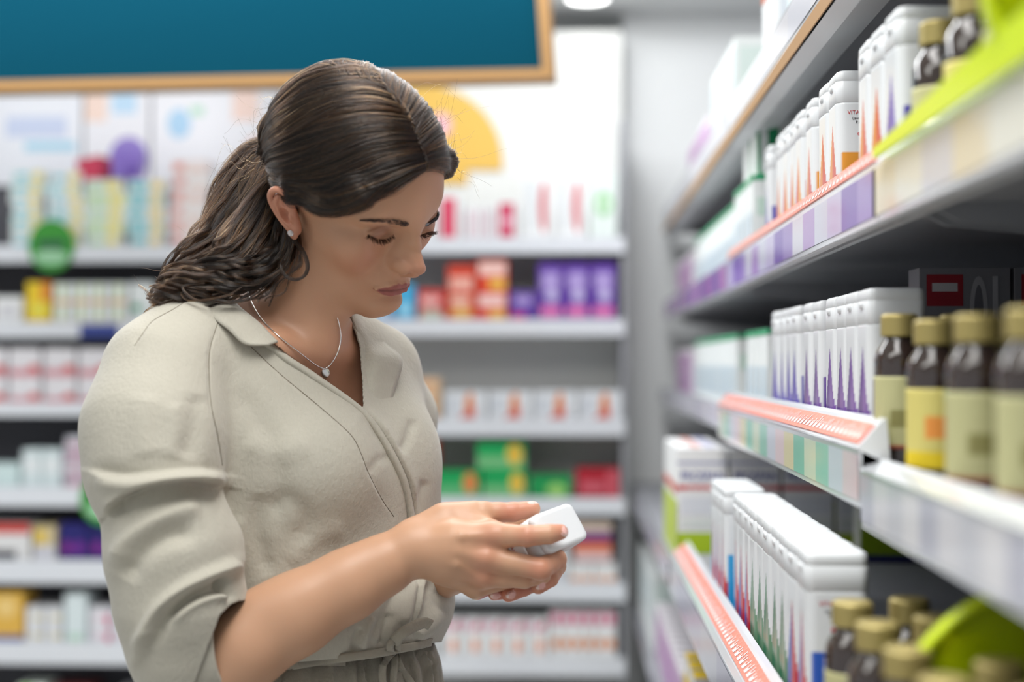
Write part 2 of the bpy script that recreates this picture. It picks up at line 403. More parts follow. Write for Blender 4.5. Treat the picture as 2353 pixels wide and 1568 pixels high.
# ---- the loose lengths
def flow(px, width, depthw, n_lock, n_str, curl, rr, lightness, spread=1.0, k=K, cr=.006):
    """locks that follow a row of (px, py, depth, half width in metres) stations"""
    global LS, LC
    C0 = catmull([pt(x, y, d) for x, y, d, _ in px], k); W = catmull([[q[3]] for q in px], k)[:, 0]
    T = np.gradient(C0, axis=0); T /= np.linalg.norm(T, axis=1)[:, None]
    view = -fw; B = np.cross(T, view); B /= np.linalg.norm(B, axis=1)[:, None]+1e-9; N = np.cross(B, T)
    tt = np.linspace(0, 1, k)
    for L in range(n_lock):
        a = rng.uniform(-1, 1); b = rng.uniform(-.2, 1); end = rng.uniform(.72, 1.04)
        amp = curl*rng.uniform(.4, 1.3); fr = rng.uniform(1.6, 3.0); ph = rng.uniform(0, 6.28)
        grow = np.clip(tt*1.6, .12, 1.25)
        o1 = a*W*spread+amp*grow*np.sin(6.28*fr*tt+ph); o2 = b*depthw*W+amp*grow*np.cos(6.28*fr*tt+ph)*.8
        c = C0+B*o1[:, None]+N*o2[:, None]
        c = np.array([[np.interp(tt*end, tt, c[:, j])] for j in range(3)])[:, 0].T
        T2 = np.gradient(c, axis=0); T2 /= np.linalg.norm(T2, axis=1)[:, None]+1e-9
        B2 = np.cross(T2, N); B2 /= np.linalg.norm(B2, axis=1)[:, None]+1e-9
        r1 = rng.normal(0, .5, (n_str, 1)); r2 = rng.normal(0, .5, (n_str, 1)); w = rr*(1.1-.75*tt)*rng.uniform(.6, 1.3)
        P = c[None]+B2[None]*(r1*w)[..., None]+N[None]*(r2*w)[..., None]+smooth_noise(n_str, k, .0007, 1.8, rng)*tt[None, :, None]
        LS.append(P); LC.append(lock_colour(n_str, float(np.clip(rng.normal(lightness, .28), 0, 1))))
LS, LC = [], []
flow([(640,335,1.56,.006),(600,362,1.56,.020),(572,420,1.545,.028),(545,500,1.525,.032),(510,570,1.50,.030),(455,625,1.475,.022),(395,665,1.465,.014),(350,695,1.46,.008)], 0, .5, 105, 38, .0085, .0031, .45)
flow([(655,400,1.52,.006),(625,450,1.50,.020),(595,530,1.475,.030),(555,600,1.455,.028),(495,640,1.445,.020),(420,670,1.44,.014),(355,700,1.445,.009)], 0, .45, 115, 38, .0092, .0031, .38)
flow([(650,450,1.488,.006),(640,520,1.475,.016),(632,580,1.46,.018),(600,625,1.45,.020),(545,655,1.44,.015),(480,676,1.435,.010)], 0, .4, 50, 38, .0070, .0029, .25)
flow([(668,500,1.462,.004),(672,560,1.455,.009),(655,610,1.452,.012),(628,655,1.450,.012),(600,685,1.45,.006)], 0, .4, 12, 30, .003, .0024, .25)
def wisp(px, n, w, light=.3, fr=0.0):
    k = K; c = catmull([pt(*q) for q in px], k); T = np.gradient(c, axis=0); T /= np.linalg.norm(T, axis=1)[:, None]
    B = np.cross(T, -fw); B /= np.linalg.norm(B, axis=1)[:, None]+1e-9
    r1 = rng.normal(0, .5, (n, 1)); r2 = rng.normal(0, .5, (n, 1)); ww = w*(1-.6*t)
    P = c[None]+B[None]*(r1*ww)[..., None]+fw*(r2*ww)[..., None]+smooth_noise(n, k, .0004+fr, 1.2, rng)*t[None, :, None]
    LS.append(P); LC.append(lock_colour(n, light))
wisp([(672,545,1.452),(695,575,1.44),(707,605,1.435),(703,630,1.432),(680,643,1.43),(655,634,1.432),(645,612,1.435),(652,598,1.44)], 60, .0022, .2)
wisp([(690,585,1.44),(690,610,1.435),(665,632,1.435),(640,652,1.437),(628,680,1.44),(618,705,1.443)], 40, .0020, .2)
wisp([(480,684,1.435),(420,672,1.43),(432,690,1.425),(490,686,1.42),(535,676,1.425)], 24, .0012, .5)
wisp([(470,650,1.43),(420,660,1.425),(455,690,1.42),(520,680,1.42),(555,660,1.425)], 18, .0012, .5)
wisp([(350,690,1.45),(335,668,1.45),(318,655,1.45)], 14, .002, .5)
wisp([(360,700,1.45),(335,715,1.45),(322,735,1.45)], 14, .002, .5)
wisp([(575,350,1.56),(545,365,1.555),(520,420,1.55),(498,470,1.545),(505,492,1.54)], 40, .003, .5)
wisp([(540,480,1.53),(490,520,1.52),(455,560,1.52),(462,590,1.52)], 30, .004, .5)
for _ in range(110):           # flyaways around the outline
    x, y, dx, dy = [(640,250,-45,-10),(620,300,-50,10),(590,350,-50,0),(560,400,-60,40),(520,480,-60,60),(480,560,-70,40),(430,620,-60,20),(1000,290,25,-40),(1035,350,30,-20),(1040,395,25,25),(560,620,-60,-50),(400,660,-60,-10),(940,240,30,-30)][rng.integers(13)]
    x += rng.normal(0, 14); y += rng.normal(0, 14); d = 1.5+rng.normal(0, .015); m = rng.uniform(.3, 1.1); cx_, cy_ = rng.normal(0, 18, 2)
    wisp([(x-dx*.4, y-dy*.4, d), (x, y, d), (x+dx*m*.6+cx_, y+dy*m*.6+cy_, d), (x+dx*m+cx_*2, y+dy*m-cy_, d)], 1, .003, .5, .0003)
LSa = np.concatenate(LS); LCa = np.concatenate(LC)
# ---- brows, lashes
def surf(px, py): r = cast(head_bvh, px, py, (880, 520)); return r
BR = []
def brow(top, bot, n, lean):
    a = catmull(np.array(top, float), 40); b = catmull(np.array(bot, float), 40)
    for _ in range(n):
        u = rng.random(); v = rng.random(); i = u*39; i0 = int(i); p = (a[i0]*(1-v)+b[i0]*v)
        dr = (a[min(i0+3, 39)]-a[max(i0-3, 0)]); dr /= np.linalg.norm(dr); ln = rng.uniform(6, 12)
        q = p-dr*ln+np.array([0, (v-.45)*lean*4-1.5*lean]); r0, n0 = surf(*p); r1, n1 = surf(*q); tt_ = np.linspace(0, 1, 6)[:, None]
        BR.append(r0+(r1-r0)*tt_+n0*(.0002+.0011*np.sin(2.2*tt_))+n1*.0001)
brow([(832,505),(860,504),(890,503),(920,507),(943,513)], [(836,507),(862,508),(890,511),(918,517),(941,521)], 250, 1)
brow([(1019,482),(1008,491),(996,501),(984,510),(975,517)], [(1019,494),(1009,502),(997,509),(986,516),(977,523)], 300, -1)
def lash(root, tips, n, up_):
    a = catmull(np.array(root, float), 40); b = catmull(np.array(tips, float), 40)
    for _ in range(n):
        i0 = int(rng.random()*39); r0, n0 = surf(*a[i0]); q = b[i0]+rng.normal(0, 2.2, 2); dpt = project(r0)[2]
        r1 = pt(q[0], q[1], dpt-up_*rng.uniform(.7, 1.1)); ctrl = (r0+r1)/2+n0*-.0004+up*-.0016
        tt_ = np.linspace(0, 1, 6)[:, None]; BR.append(r0*(1-tt_)**2+2*ctrl*tt_*(1-tt_)+r1*tt_**2)
lash([(846,539),(857,544),(871,549),(887,548),(906,538)], [(842,546),(858,556),(877,563),(896,556),(908,547)], 190, .0055)
lash([(965,541),(972,538),(980,535),(988,533),(995,531)], [(973,548),(984,545),(994,540),(1002,537),(1007,533)], 110, .004)
BR = np.array(BR)
# ------------------------------------------------------------------ arms and hands (depths in metres from the camera)
def box_of(pts, pad):
    W = np.array([pt(*p) for p in pts]); return W.min(0)-pad, W.max(0)+pad
def digit(g, pts, rs, k=.0035, kb=.010):
    """finger: root first; knuckles a little thicker than the shafts"""
    W = [pt(*p) for p in pts]
    for i in range(len(W)-1):
        a, b = W[i], W[i+1]; m = (a+b)/2; rm = (rs[i]+rs[i+1])/2*.95
        g.cone(a, m, rs[i], rm, kb if i == 0 else k); g.cone(m, b, rm, rs[i+1], k)
NAILS = []
def nail(g, c, along, out, L=.0058, Wd=.0043):
    """c: place point on the fingertip; along: finger direction; out: facing of the nail"""
    a = along/np.linalg.norm(along); o = out-a*(out@a); o /= np.linalg.norm(o); s = np.cross(a, o)
    g.ell(c, (L, Wd, .0011), .0006, rot=np.stack([a, s, o], 1)); NAILS.append((c, a, s, o, L, Wd))
vx, vy, vz = rt, up, -fw                      # picture right, picture up, towards the viewer
# right forearm and hand
lo, hi = box_of([(470,1640,1.36),(1320,1120,1.37),(1000,1120,1.50),(1320,1400,1.48)], .03)
rg = Grid(lo, hi, .0013)
rg.path([pt(430,1600,1.375), pt(560,1488,1.378), pt(680,1414,1.385), pt(800,1346,1.395), pt(880,1300,1.402), pt(945,1262,1.407)], [.043,.0405,.0375,.0325,.0275,.0245], k=.02, squash=(fw, 1.12))
rg.path([pt(600,1400,1.378), pt(720,1368,1.385), pt(820,1300,1.395)], [.018,.018,.012], k=.03)
rg.cone(pt(940,1240,1.405), pt(965,1232,1.402), .012, .008, .02)
WR = (955,1262,1.408)
MC = {'i': (1134,1230,1.392), 'm': (1118,1282,1.390), 'r': (1112,1325,1.399), 'p': (1092,1350,1.416)}
for q, r in (('i', .0125), ('m', .0122), ('r', .0115), ('p', .0105)):
    rg.path([pt(*WR), pt((WR[0]+MC[q][0])/2, (WR[1]+MC[q][1])/2-4, (WR[2]+MC[q][2])/2-.003), pt(*MC[q])], [.0225, .017, r], k=.014)
rg.path([pt(975,1250,1.42), pt(1080,1280,1.425)], [.017,.014], k=.015)
rg.path([pt(960,1222,1.415), pt(1020,1192,1.42), pt(1090,1174,1.425)], [.014,.0135,.010], k=.014)
digit(rg, [MC['i'], (1212,1232,1.376), (1262,1228,1.377), (1288,1223,1.381)], [.0122,.0103,.0094,.0076])
digit(rg, [MC['m'], (1243,1308,1.381), (1279,1286,1.400), (1262,1283,1.420)], [.0118,.0110,.0100,.0085])
digit(rg, [MC['r'], (1205,1330,1.398), (1245,1322,1.415), (1255,1300,1.430)], [.0112,.0098,.0088,.0078])
digit(rg, [MC['p'], (1165,1336,1.418), (1205,1330,1.432), (1220,1312,1.442)], [.0102,.0086,.0078,.0068])
digit(rg, [(1000,1225,1.415), (1110,1180,1.426), (1180,1177,1.430), (1224,1170,1.432)], [.0175,.0118,.0098,.0080], kb=.02)
rg.cone(pt(1080,1195,1.415), pt(1130,1215,1.405), .010, .009, .012)      # web of the thumb
for q in ('i', 'm', 'r', 'p'): rg.ell(pt(MC[q][0], MC[q][1], MC[q][2]-.008), (.006,.006,.006), .008)   # knuckles
for y0, q in ((1240, 'i'), (1258, 'm'), (1272, 'r')):                       # tendons
    rg.path([pt(985,y0,1.389), pt((985+MC[q][0])/2, (y0+MC[q][1])/2-2, 1.381), pt(MC[q][0]-8, MC[q][1], MC[q][2]-.008)], [.002,.0025,.003], k=.008)
nail(rg, pt(1297,1222,1.3765), vz*.35+vx*.3-vy*.55, vx*.95+vz*.55+vy*.1, .0052, .0046)
nail(rg, pt(1222,1158,1.431), pt(1224,1170,1.436)-pt(1180,1177,1.434), vy+vz*.15, .006, .0048)
RP, RQ = rg.mesh(2)
# left hand, reaching round the bottle from behind
lo, hi = box_of([(960,1400,1.41),(1320,1180,1.41),(940,1430,1.62),(1300,1180,1.52)], .03)
lg = Grid(lo, hi, .0014)
lg.path([pt(880,1370,1.66), pt(990,1338,1.57), pt(1080,1306,1.492)], [.030,.024,.0200], k=.02)
LW = (1088,1304,1.492)
LM = {'i': (1225,1240,1.478), 'm': (1245,1270,1.475), 'r': (1225,1295,1.475), 'p': (1190,1310,1.475)}
for q in LM: lg.path([pt(*LW), pt(*LM[q])], [.019, .0115], k=.012)
digit(lg, [LM['m'], (1280,1302,1.448), (1264,1330,1.428), (1237,1349,1.416)], [.0105,.0092,.0085,.0076])
digit(lg, [LM['r'], (1240,1335,1.448), (1202,1352,1.428), (1169,1368,1.416)], [.0105,.0092,.0085,.0074])
digit(lg, [LM['p'], (1205,1342,1.448), (1168,1358,1.432), (1136,1366,1.424)], [.0098,.0082,.0076,.0066])
digit(lg, [LM['i'], (1262,1258,1.468), (1268,1280,1.456), (1262,1296,1.448)], [.0105,.0090,.0082,.0072])
digit(lg, [(1110,1310,1.490), (1150,1235,1.480), (1190,1205,1.470), (1225,1190,1.462)], [.015,.011,.0098,.0082], kb=.02)
nail(lg, pt(1243,1346,1.4095), pt(1237,1351,1.420)-pt(1262,1335,1.430), vx*.7+vz*.6-vy*.2, .0056, .0042)
nail(lg, pt(1174,1367,1.4095), pt(1167,1370,1.418)-pt(1205,1352,1.430), vx*.6+vz*.7-vy*.5, .0056, .0042)
nail(lg, pt(1138,1369,1.4190), pt(1134,1368,1.424)-pt(1172,1358,1.432), vx*.3+vz*.7-vy*.6, .005, .0038)
LP, LQ = lg.mesh(2)
def hand_tone(P, knobs):
    col = np.tile(np.array(srgb(198, 154, 124)), (len(P), 1))
    def mix(c, m): col[:] = col*(1-m[:, None])+np.array(srgb(*c))*m[:, None]
    for p, r, s_ in knobs: mix((196, 110, 92), s_*np.exp(-((P-pt(*p))**2).sum(1)/r**2))
    for c, a, s, o, L, Wd in NAILS:
        d = P-c; u = (d@a)/L; v = (d@s)/Wd; w_ = np.abs(d@o)/.0026
        k = (u*u+v*v < 1.0) & (w_ < 1) ; mix((232, 186, 178), .9*k)
        mix((240, 222, 214), .8*(k & (u > .62)))
    return col
kn = [((1212,1232,1.370),.012,.45),((1290,1223,1.378),.012,.5),((1240,1310,1.375),.014,.5),((1277,1292,1.395),.013,.4),((1130,1228,1.38),.014,.3),((1115,1282,1.38),.014,.3),((1110,1325,1.39),.014,.35),((1175,1177,1.42),.016,.5),((1222,1172,1.42),.013,.4)]
RCOL = hand_tone(RP, kn)
LCOL = hand_tone(LP, [((1172,1365,1.42),.02,.6),((1245,1345,1.42),.02,.6),((1142,1368,1.42),.018,.6)])
LCOL *= 1.0
# ------------------------------------------------------------------ blouse
LR = -.71*rt-.71*fw; FR = .71*rt-.71*fw            # her right, her front
TR = np.stack([LR, FR, up], 1)
blo, bhi = box_of([(180,640,1.30),(1060,640,1.74),(180,1600,1.30),(1060,1600,1.74),(180,640,1.5),(1060,640,1.3)], .01)
bg_ = Grid(blo, bhi, .0021)
bg_.path([pt(640,800,1.55), pt(430,800,1.455)], [.060,.048], k=.03)
bg_.path([pt(640,800,1.55), pt(870,845,1.63)], [.060,.041], k=.03)
bg_.ell(pt(660,960,1.555), (.165,.105,.14), .04, rot=TR)
bg_.ell(pt(680,1090,1.56), (.165,.115,.17), .05, rot=TR)
bg_.ell(pt(735,1075,1.475), (.066,.060,.066), .06, rot=TR)
bg_.ell(pt(885,1060,1.555), (.060,.058,.066), .06, rot=TR)
bg_.ell(pt(745,1300,1.555), (.150,.108,.15), .06, rot=TR)
bg_.ell(pt(772,1403,1.54), (.141,.108,.075), .05, rot=TR)
bg_.ell(pt(775,1500,1.54), (.118,.088,.055), .03, rot=TR)
# near sleeve and cuff
bg_.path([pt(430,800,1.455), pt(378,862,1.43)], [.048,.058], k=.03)
bg_.path([pt(378,862,1.43), pt(352,985,1.40), pt(352,1080,1.385)], [.058,.066,.0665], k=.03)
bg_.path([pt(368,1150,1.38), pt(398,1270,1.372), pt(416,1400,1.368), pt(420,1500,1.368)], [.058,.0630,.0610,.047], k=.014)
bg_.path([pt(418,1480,1.368), pt(455,1470,1.37), pt(496,1482,1.372)], [.052,.0475,.0455], k=.012)
bg_.cone(pt(418,1500,1.368), pt(432,1600,1.37), .046, .043, .015)
# far sleeve, mostly behind her
bg_.path([pt(870,845,1.63), pt(900,960,1.69), pt(890,1120,1.71), pt(880,1250,1.70)], [.041,.050,.052,.050], k=.03)
BP, BQ = bg_.mesh(3)
uv0 = project(BP)
def strokes(P, Q, LIST, dmax=1.62):
    """folds pressed into the cloth: (points, width px, height mm, kind)"""
    pr = project(P); N = normals(P, Q); vdir = CAM-P; vdir /= np.linalg.norm(vdir, axis=1)[:, None]
    vis = sst(-.15, .25, (N*vdir).sum(1))*(pr[:, 2] < dmax); disp = np.zeros(len(P)); uv = pr[:, :2]
    for pts, wd, amp, kind in LIST:
        pl = catmull(np.array(pts, float), 6*len(pts)); lo_, hi_ = pl.min(0)-4*wd, pl.max(0)+4*wd
        k = np.where((uv >= lo_).all(1) & (uv <= hi_).all(1) & (vis > 0))[0]
        if not len(k): continue
        d, par, side = seg_dist(uv[k], pl); tp = np.clip(np.sin(math.pi*np.clip(par, .02, .98))*2.2, 0, 1)
        if kind == 'ridge': f = np.exp(-(d/wd)**2)
        elif kind == 'step': f = side*(1-np.exp(-d/2.0))*np.exp(-(d/wd)**1.3)     # raised on the line's left hand in the picture
        else: f = -np.exp(-d/wd)                                                # crease
        disp[k] += amp*.001*f*tp*vis[k]
    return P+N*disp[:, None]
# 'step' raises the side to the right of travel (picture y points down)
FOLDS = [
 ([(517,1090),(467,1081),(409,1084),(314,1094),(256,1092),(200,1078)], 26, -7, 'step'),
 ([(512,1118),(448,1105),(390,1107),(333,1119),(276,1149),(240,1188)], 30, 11, 'step'),
 ([(520,1105),(400,1098),(300,1112),(215,1110)], 13, 5, 'ridge'),
 ([(262,1310),(290,1250),(341,1208),(410,1176),(470,1168)], 22, 8, 'ridge'),
 ([(285,1340),(320,1280),(380,1235),(460,1222)], 24, -8, 'ridge'),
 ([(300,1500),(333,1450),(364,1400),(410,1360),(467,1328),(524,1304),(546,1288)], 14, 9, 'ridge'),
 ([(346,1500),(372,1440),(400,1402),(440,1370),(500,1346),(530,1330)], 13, -8, 'ridge'),
 ([(385,1432),(425,1396),(471,1372),(512,1366),(522,1384)], 13, 9, 'step'),
 ([(505,1325),(513,1345),(508,1362)], 9, -6, 'ridge'),
 ([(305,1540),(330,1480),(360,1440)], 14, 4, 'ridge'),
 ([(548,1180),(556,1260),(540,1330)], 14, 3, 'ridge'),
 ([(455,900),(448,980),(425,1060)], 26, -3.5, 'ridge'), ([(395,920),(400,990),(385,1060)], 24, 2.5, 'ridge'),
 ([(340,900),(330,980),(345,1060)], 34, 3, 'ridge'),
 ([(540,880),(600,980),(640,1100),(620,1240)], 30, -3.5, 'ridge'),
 ([(610,1180),(660,1150),(700,1190),(690,1260)], 24, -3.5, 'ridge'),
 ([(560,1010),(640,1040),(720,1010)], 30, 3, 'ridge'),
 ([(660,1300),(720,1240),(800,1210)], 26, 2.5, 'ridge'),
 ([(600,1130),(590,1220),(620,1330)], 22, -4, 'ridge'),
 ([(512,1119),(448,1106),(390,1108),(333,1120),(276,1150),(242,1186)], 3.0, 3.5, 'crease'), ([(515,1091),(467,1082),(409,1085),(314,1095),(256,1093)], 3.0, 2.0, 'crease'), ([(385,1433),(425,1397),(471,1373),(512,1367)], 3.0, 3.0, 'crease'), ([(333,1462),(372,1405),(420,1362),(470,1335),(524,1312)], 3.0, 2.0, 'crease'),
 # placket: near side lies over the far side
 ([(838,940),(869,979),(907,1040),(938,1105),(950,1160),(958,1240),(966,1330),(962,1400),(950,1450)], 22, -5.5, 'step'),
 ([(574,795),(639,856),(704,910),(754,952),(808,1002),(830,1044),(846,1086),(877,1147),(907,1191)], 2.0, 1.3, 'crease'),
 ([(574,795),(639,856),(704,910),(754,952),(808,1002),(830,1044),(846,1086),(877,1147),(907,1191)], 16, 1.4, 'step'),
 # raglan and shoulder seams
 ([(500,742),(483,800),(480,850),(485,930),(500,1000),(512,1075)], 2.2, 2.0, 'crease'),
 ([(430,690),(395,712),(350,738),(325,772),(308,795)], 2.6, 1.6, 'crease'),
 ([(430,690),(395,712),(350,738),(325,772),(308,795)], 14, -1.6, 'step'),
 # gathers above the waist
 ([(925,1340),(895,1400),(858,1470)], 15, -6, 'ridge'),
 ([(962,1325),(945,1390),(925,1440)], 13, 5, 'ridge'),
 ([(905,1405),(890,1450),(876,1492)], 9, -6, 'ridge'),
 ([(860,1415),(845,1450),(830,1500)], 10, 4, 'ridge'),
 ([(830,1440),(815,1475),(812,1505)], 8, -4, 'ridge'),
 ([(985,1330),(975,1400),(950,1450)], 14, -5, 'ridge'),
 ([(1020,1400),(990,1440),(950,1465)], 16, 5, 'ridge'),
 ([(1010,1350),(1005,1390),(1030,1420)], 14, -3, 'ridge'),
 ([(760,1440),(800,1400),(850,1390)], 18, 3, 'ridge'),
 ([(950,960),(935,1010),(915,1040)], 12, -3, 'ridge'),
 ([(978,1100),(960,1150),(955,1210)], 12, -3.5, 'ridge'),
 ([(850,1090),(870,1060),(905,1050)], 12, -2, 'ridge'),
]
BP = strokes(BP, BQ, FOLDS); 
rgn = np.random.default_rng(3)
# the V of the neck is open
VCUT = np.array([(500,600),(500,655),(530,690),(562,722),(600,765),(632,792),(668,822),(754,879),(836,941),(838,930),(836,880),(833,840),(829,795),(818,760),(806,734),(790,700),(790,600)], float)
def cut_open(P, Q, poly, depth_ok):
    pr = project(P); N = normals(P, Q); vis = ((CAM-P)*N).sum(1) > 0
    ins = in_poly(pr[:, :2], poly) & depth_ok(pr, vis)
    out = P.copy(); kq = ~ins[Q].all(1)                       # keep every face with a corner outside
    bd = np.unique(Q[kq & ins[Q].any(1)]); bd = bd[ins[bd]]   # corners still inside: move them onto the outline
    uv = pr[bd, :2]; best = np.full(len(bd), 1e9); tgt = uv.copy(); n = len(poly)
    for i in range(n):
        a, b = poly[i], poly[(i+1) % n]; ab = b-a; t_ = np.clip(((uv-a)@ab)/(ab@ab+1e-9), 0, 1); q = a+t_[:, None]*ab
        d = np.hypot(*(uv-q).T); k = d < best; best[k] = d[k]; tgt[k] = q[k]
    for i, vtx in enumerate(bd): out[vtx] = pt(tgt[i, 0], tgt[i, 1], pr[vtx, 2])
    use = np.unique(Q[kq]); rm = -np.ones(len(P), int); rm[use] = np.arange(len(use)); return out[use], rm[Q[kq]]
BP, BQ = cut_open(BP, BQ, VCUT, lambda pr, vis: (pr[:, 2] < 1.64) | vis)
# the cuff is open round the forearm
CUFF = np.array([(553,1380),(530,1390),(505,1415),(492,1450),(478,1486),(462,1530),(446,1575),(430,1640),(640,1700),(640,1500),(620,1380)], float)
cuff_c = pt(500,1470,1.37)
BP, BQ = cut_open(BP, BQ, CUFF, lambda pr, vis: pr[:, 2] < 1.437)
HEM = np.array([(440,1530),(560,1528),(660,1524),(796,1513),(888,1501),(968,1485),(1000,1477),(1080,1470),(1080,1800),(440,1800)], float)
BP, BQ = cut_open(BP, BQ, HEM, lambda pr, vis: (pr[:, 2] > 1.437) | (pr[:, 0] > 610))
def cloth_mat(name, c):
    m = mat(name, c, .82, .25); nt = m.node_tree; b = nt.nodes['Principled BSDF']
    b.inputs['Sheen Weight'].default_value = .25; b.inputs['Sheen Roughness'].default_value = .5
    tc = nt.nodes.new('ShaderNodeTexCoord'); mp = nt.nodes.new('ShaderNodeMapping'); mp.inputs['Scale'].default_value = (1, 1, .35)
    n1 = nt.nodes.new('ShaderNodeTexNoise'); n1.inputs['Scale'].default_value = 420; n1.inputs['Detail'].default_value = 3
    n2 = nt.nodes.new('ShaderNodeTexNoise'); n2.inputs['Scale'].default_value = 150; n2.inputs['Detail'].default_value = 3; n2.inputs['Distortion'].default_value = .6
    w1 = nt.nodes.new('ShaderNodeTexWave'); w1.inputs['Scale'].default_value = 260; w1.inputs['Distortion'].default_value = 1.2; w1.bands_direction = 'Z'
    nt.links.new(tc.outputs['Object'], mp.inputs[0]); nt.links.new(mp.outputs[0], n1.inputs['Vector']); nt.links.new(tc.outputs['Object'], n2.inputs['Vector']); nt.links.new(tc.outputs['Object'], w1.inputs['Vector'])
    a1 = nt.nodes.new('ShaderNodeMath'); a1.operation = 'ADD'; a2 = nt.nodes.new('ShaderNodeMath'); a2.operation = 'MULTIPLY_ADD'; a2.inputs[1].default_value = .08
    nt.links.new(n1.outputs[0], a1.inputs[0]); nt.links.new(n2.outputs[0], a1.inputs[1]); nt.links.new(w1.outputs[0], a2.inputs[0]); nt.links.new(a1.outputs[0], a2.inputs[2])
    bp = nt.nodes.new('ShaderNodeBump'); bp.inputs['Strength'].default_value = .5; bp.inputs['Distance'].default_value = .0012
    nt.links.new(a2.outputs[0], bp.inputs['Height']); nt.links.new(bp.outputs[0], b.inputs['Normal'])
    # faint slubs in the yarn colour
    mx = nt.nodes.new('ShaderNodeMix'); mx.data_type = 'RGBA'; mx.inputs['A'].default_value = (*[v*.93 for v in c], 1); mx.inputs['B'].default_value = (*[min(1, v*1.05) for v in c], 1)
    nt.links.new(n1.outputs[0], mx.inputs['Factor']); nt.links.new(mx.outputs['Result'], b.inputs['Base Color'])
    return m
M_cloth = cloth_mat('beige_crepe', srgb(184, 180, 167))
M_cloth2 = cloth_mat('beige_trouser_cloth', srgb(164, 158, 144))
M_thread = mat('seam_thread', srgb(120, 112, 98), .8)
bbvh = bvh_of(BP, BQ)
# the body stays inside the blouse
def tuck(P, region, gap=.005, reach=.04):
    P = P.copy(); pr = project(P); k = np.where((pr[:, 0] > region[0]) & (pr[:, 0] < region[1]) & (pr[:, 1] > region[2]) & (pr[:, 1] < region[3]) & (pr[:, 2] > 1.40))[0]
    for i in k:
        d = Vector(P[i]-CAM); L_ = d.length; loc, _, _, dist = bbvh.ray_cast(Vector(CAM), d/L_)
        if loc is not None and dist+gap > L_ > dist-reach: P[i] = CAM+np.array(d)/L_*(dist+gap)
    return P
HW = tuck(HW, (420, 1000, 690, 1150))
def ribbon(cols_px, lift, nu=10, nv=40):
    """cloth strip: rows of (px, py, depth) control points across the strip, lofted along it"""
    G = np.array([catmull([pt(*q) for q in row], nu) for row in cols_px]); G = np.array([catmull(G[:, j], nv) for j in range(nu)])
    V = G.transpose(1, 0, 2).reshape(-1, 3); F = np.array([(i*nu+j, i*nu+j+1, (i+1)*nu+j+1, (i+1)*nu+j) for i in range(nv-1) for j in range(nu-1)]); return V, F
def on(px, py, lift=.002, dflt=None):
    r = cast(bbvh, px, py)
    d = dflt if r is None else project(r[0])[2]-lift
    return (px, py, d)
def tube(P, r, n=8):
    P = np.asarray(P, float); T = np.gradient(P, axis=0); T /= np.linalg.norm(T, axis=1)[:, None]+1e-12; r = np.broadcast_to(r, len(P))
    up_ = np.array([.13, .21, .97]); B = np.cross(T, up_); B /= np.linalg.norm(B, axis=1)[:, None]; N = np.cross(B, T)
    a = np.linspace(0, 2*math.pi, n, endpoint=False); V = (P[:, None]+r[:, None, None]*(np.cos(a)[None, :, None]*B[:, None]+np.sin(a)[None, :, None]*N[:, None])).reshape(-1, 3)
    F = [(i*n+j, i*n+(j+1) % n, (i+1)*n+(j+1) % n, (i+1)*n+j) for i in range(len(P)-1) for j in range(n)]
    return V, F+[tuple(range(n))[::-1], tuple((len(P)-1)*n+j for j in range(n))]
# ------------------------------------------------------------------ assemble the woman
def join(parts):
    V, F, K_, n = [], [], [], 0
    for P, Q, c in parts: V.append(P); F.append(Q+n); K_.append(c); n += len(P)
    return np.concatenate(V), np.concatenate(F), np.concatenate(K_)
base = pt(760, 1500, 1.54); person = empty('person', (base[0], base[1], 0.0))
bpy.context.view_layer.update()
tag(person, 'woman with wavy brown hair and beige blouse, looking down at a small white bottle', 'person')
M_skin = mat('skin', 'tone', .42, .42, sss=.15, bump=(900, .12, .0006))
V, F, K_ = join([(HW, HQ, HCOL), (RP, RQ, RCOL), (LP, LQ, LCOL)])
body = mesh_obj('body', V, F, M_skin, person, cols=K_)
hair = mesh_obj('hair', h2w(SB), SQk, mat('hair_base', 'tone', .6), person, cols=SCOL)
allS = np.concatenate([S, LSa]); allC = np.concatenate([COL, LCa])
hs = hair_obj('hair_strands', allS, np.tile(.00012*np.clip(1.15-t*.6, .3, 1), (len(allS), 1)), allC, M_hair, person); hs['label'] = 'wavy brown hair strands with lighter ends'
hb = hair_obj('eyebrows_and_lashes', BR, np.tile(np.linspace(.00021, .00006, 6), (len(BR), 1)), np.tile(srgb(14, 10, 9), (len(BR), 1)), M_hair, person)
def solid(o, th, off=-1):
    md = o.modifiers.new('cloth_thickness', 'SOLIDIFY'); md.thickness = th; md.offset = off
blouse = mesh_obj('blouse', BP, BQ, M_cloth, person); solid(blouse, .0016)
# collar: near leaf and far lapel
cn = [[(419,693,1.455),(440,672,1.47),(468,657,1.50)], [(450,700,1.440),(482,676,1.455),(511,661,1.475)], [(500,739,1.425),(523,706,1.440),(547,703,1.452)],
      [(526,759,1.424),(560,733,1.438),(593,741,1.447)], [(563,791,1.424),(592,768,1.436),(618,766,1.444)], [(616,793,1.430),(628,789,1.436),(638,786,1.440)]]
V, F = ribbon(cn, 0); o = mesh_obj('collar', V, F, M_cloth, person); solid(o, .0022, 0); collar = o
cf = [[(792,703,1.535),(800,698,1.545),(812,700,1.555)], [(808,734,1.530),(822,738,1.538),(848,748,1.560)], [(829,795,1.520),(850,793,1.528),(885,790,1.558)],
      [(834,841,1.508),(868,825,1.512),(923,827,1.545)], [(837,885,1.498),(865,880,1.503),(908,892,1.525)], [(839,932,1.490),(860,940,1.494),(889,952,1.505)], [(856,962,1.484),(868,972,1.486),(880,992,1.490)]]
V, F = ribbon(cf, 0); o = mesh_obj('lapel', V, F, M_cloth, person); solid(o, .0022, 0)
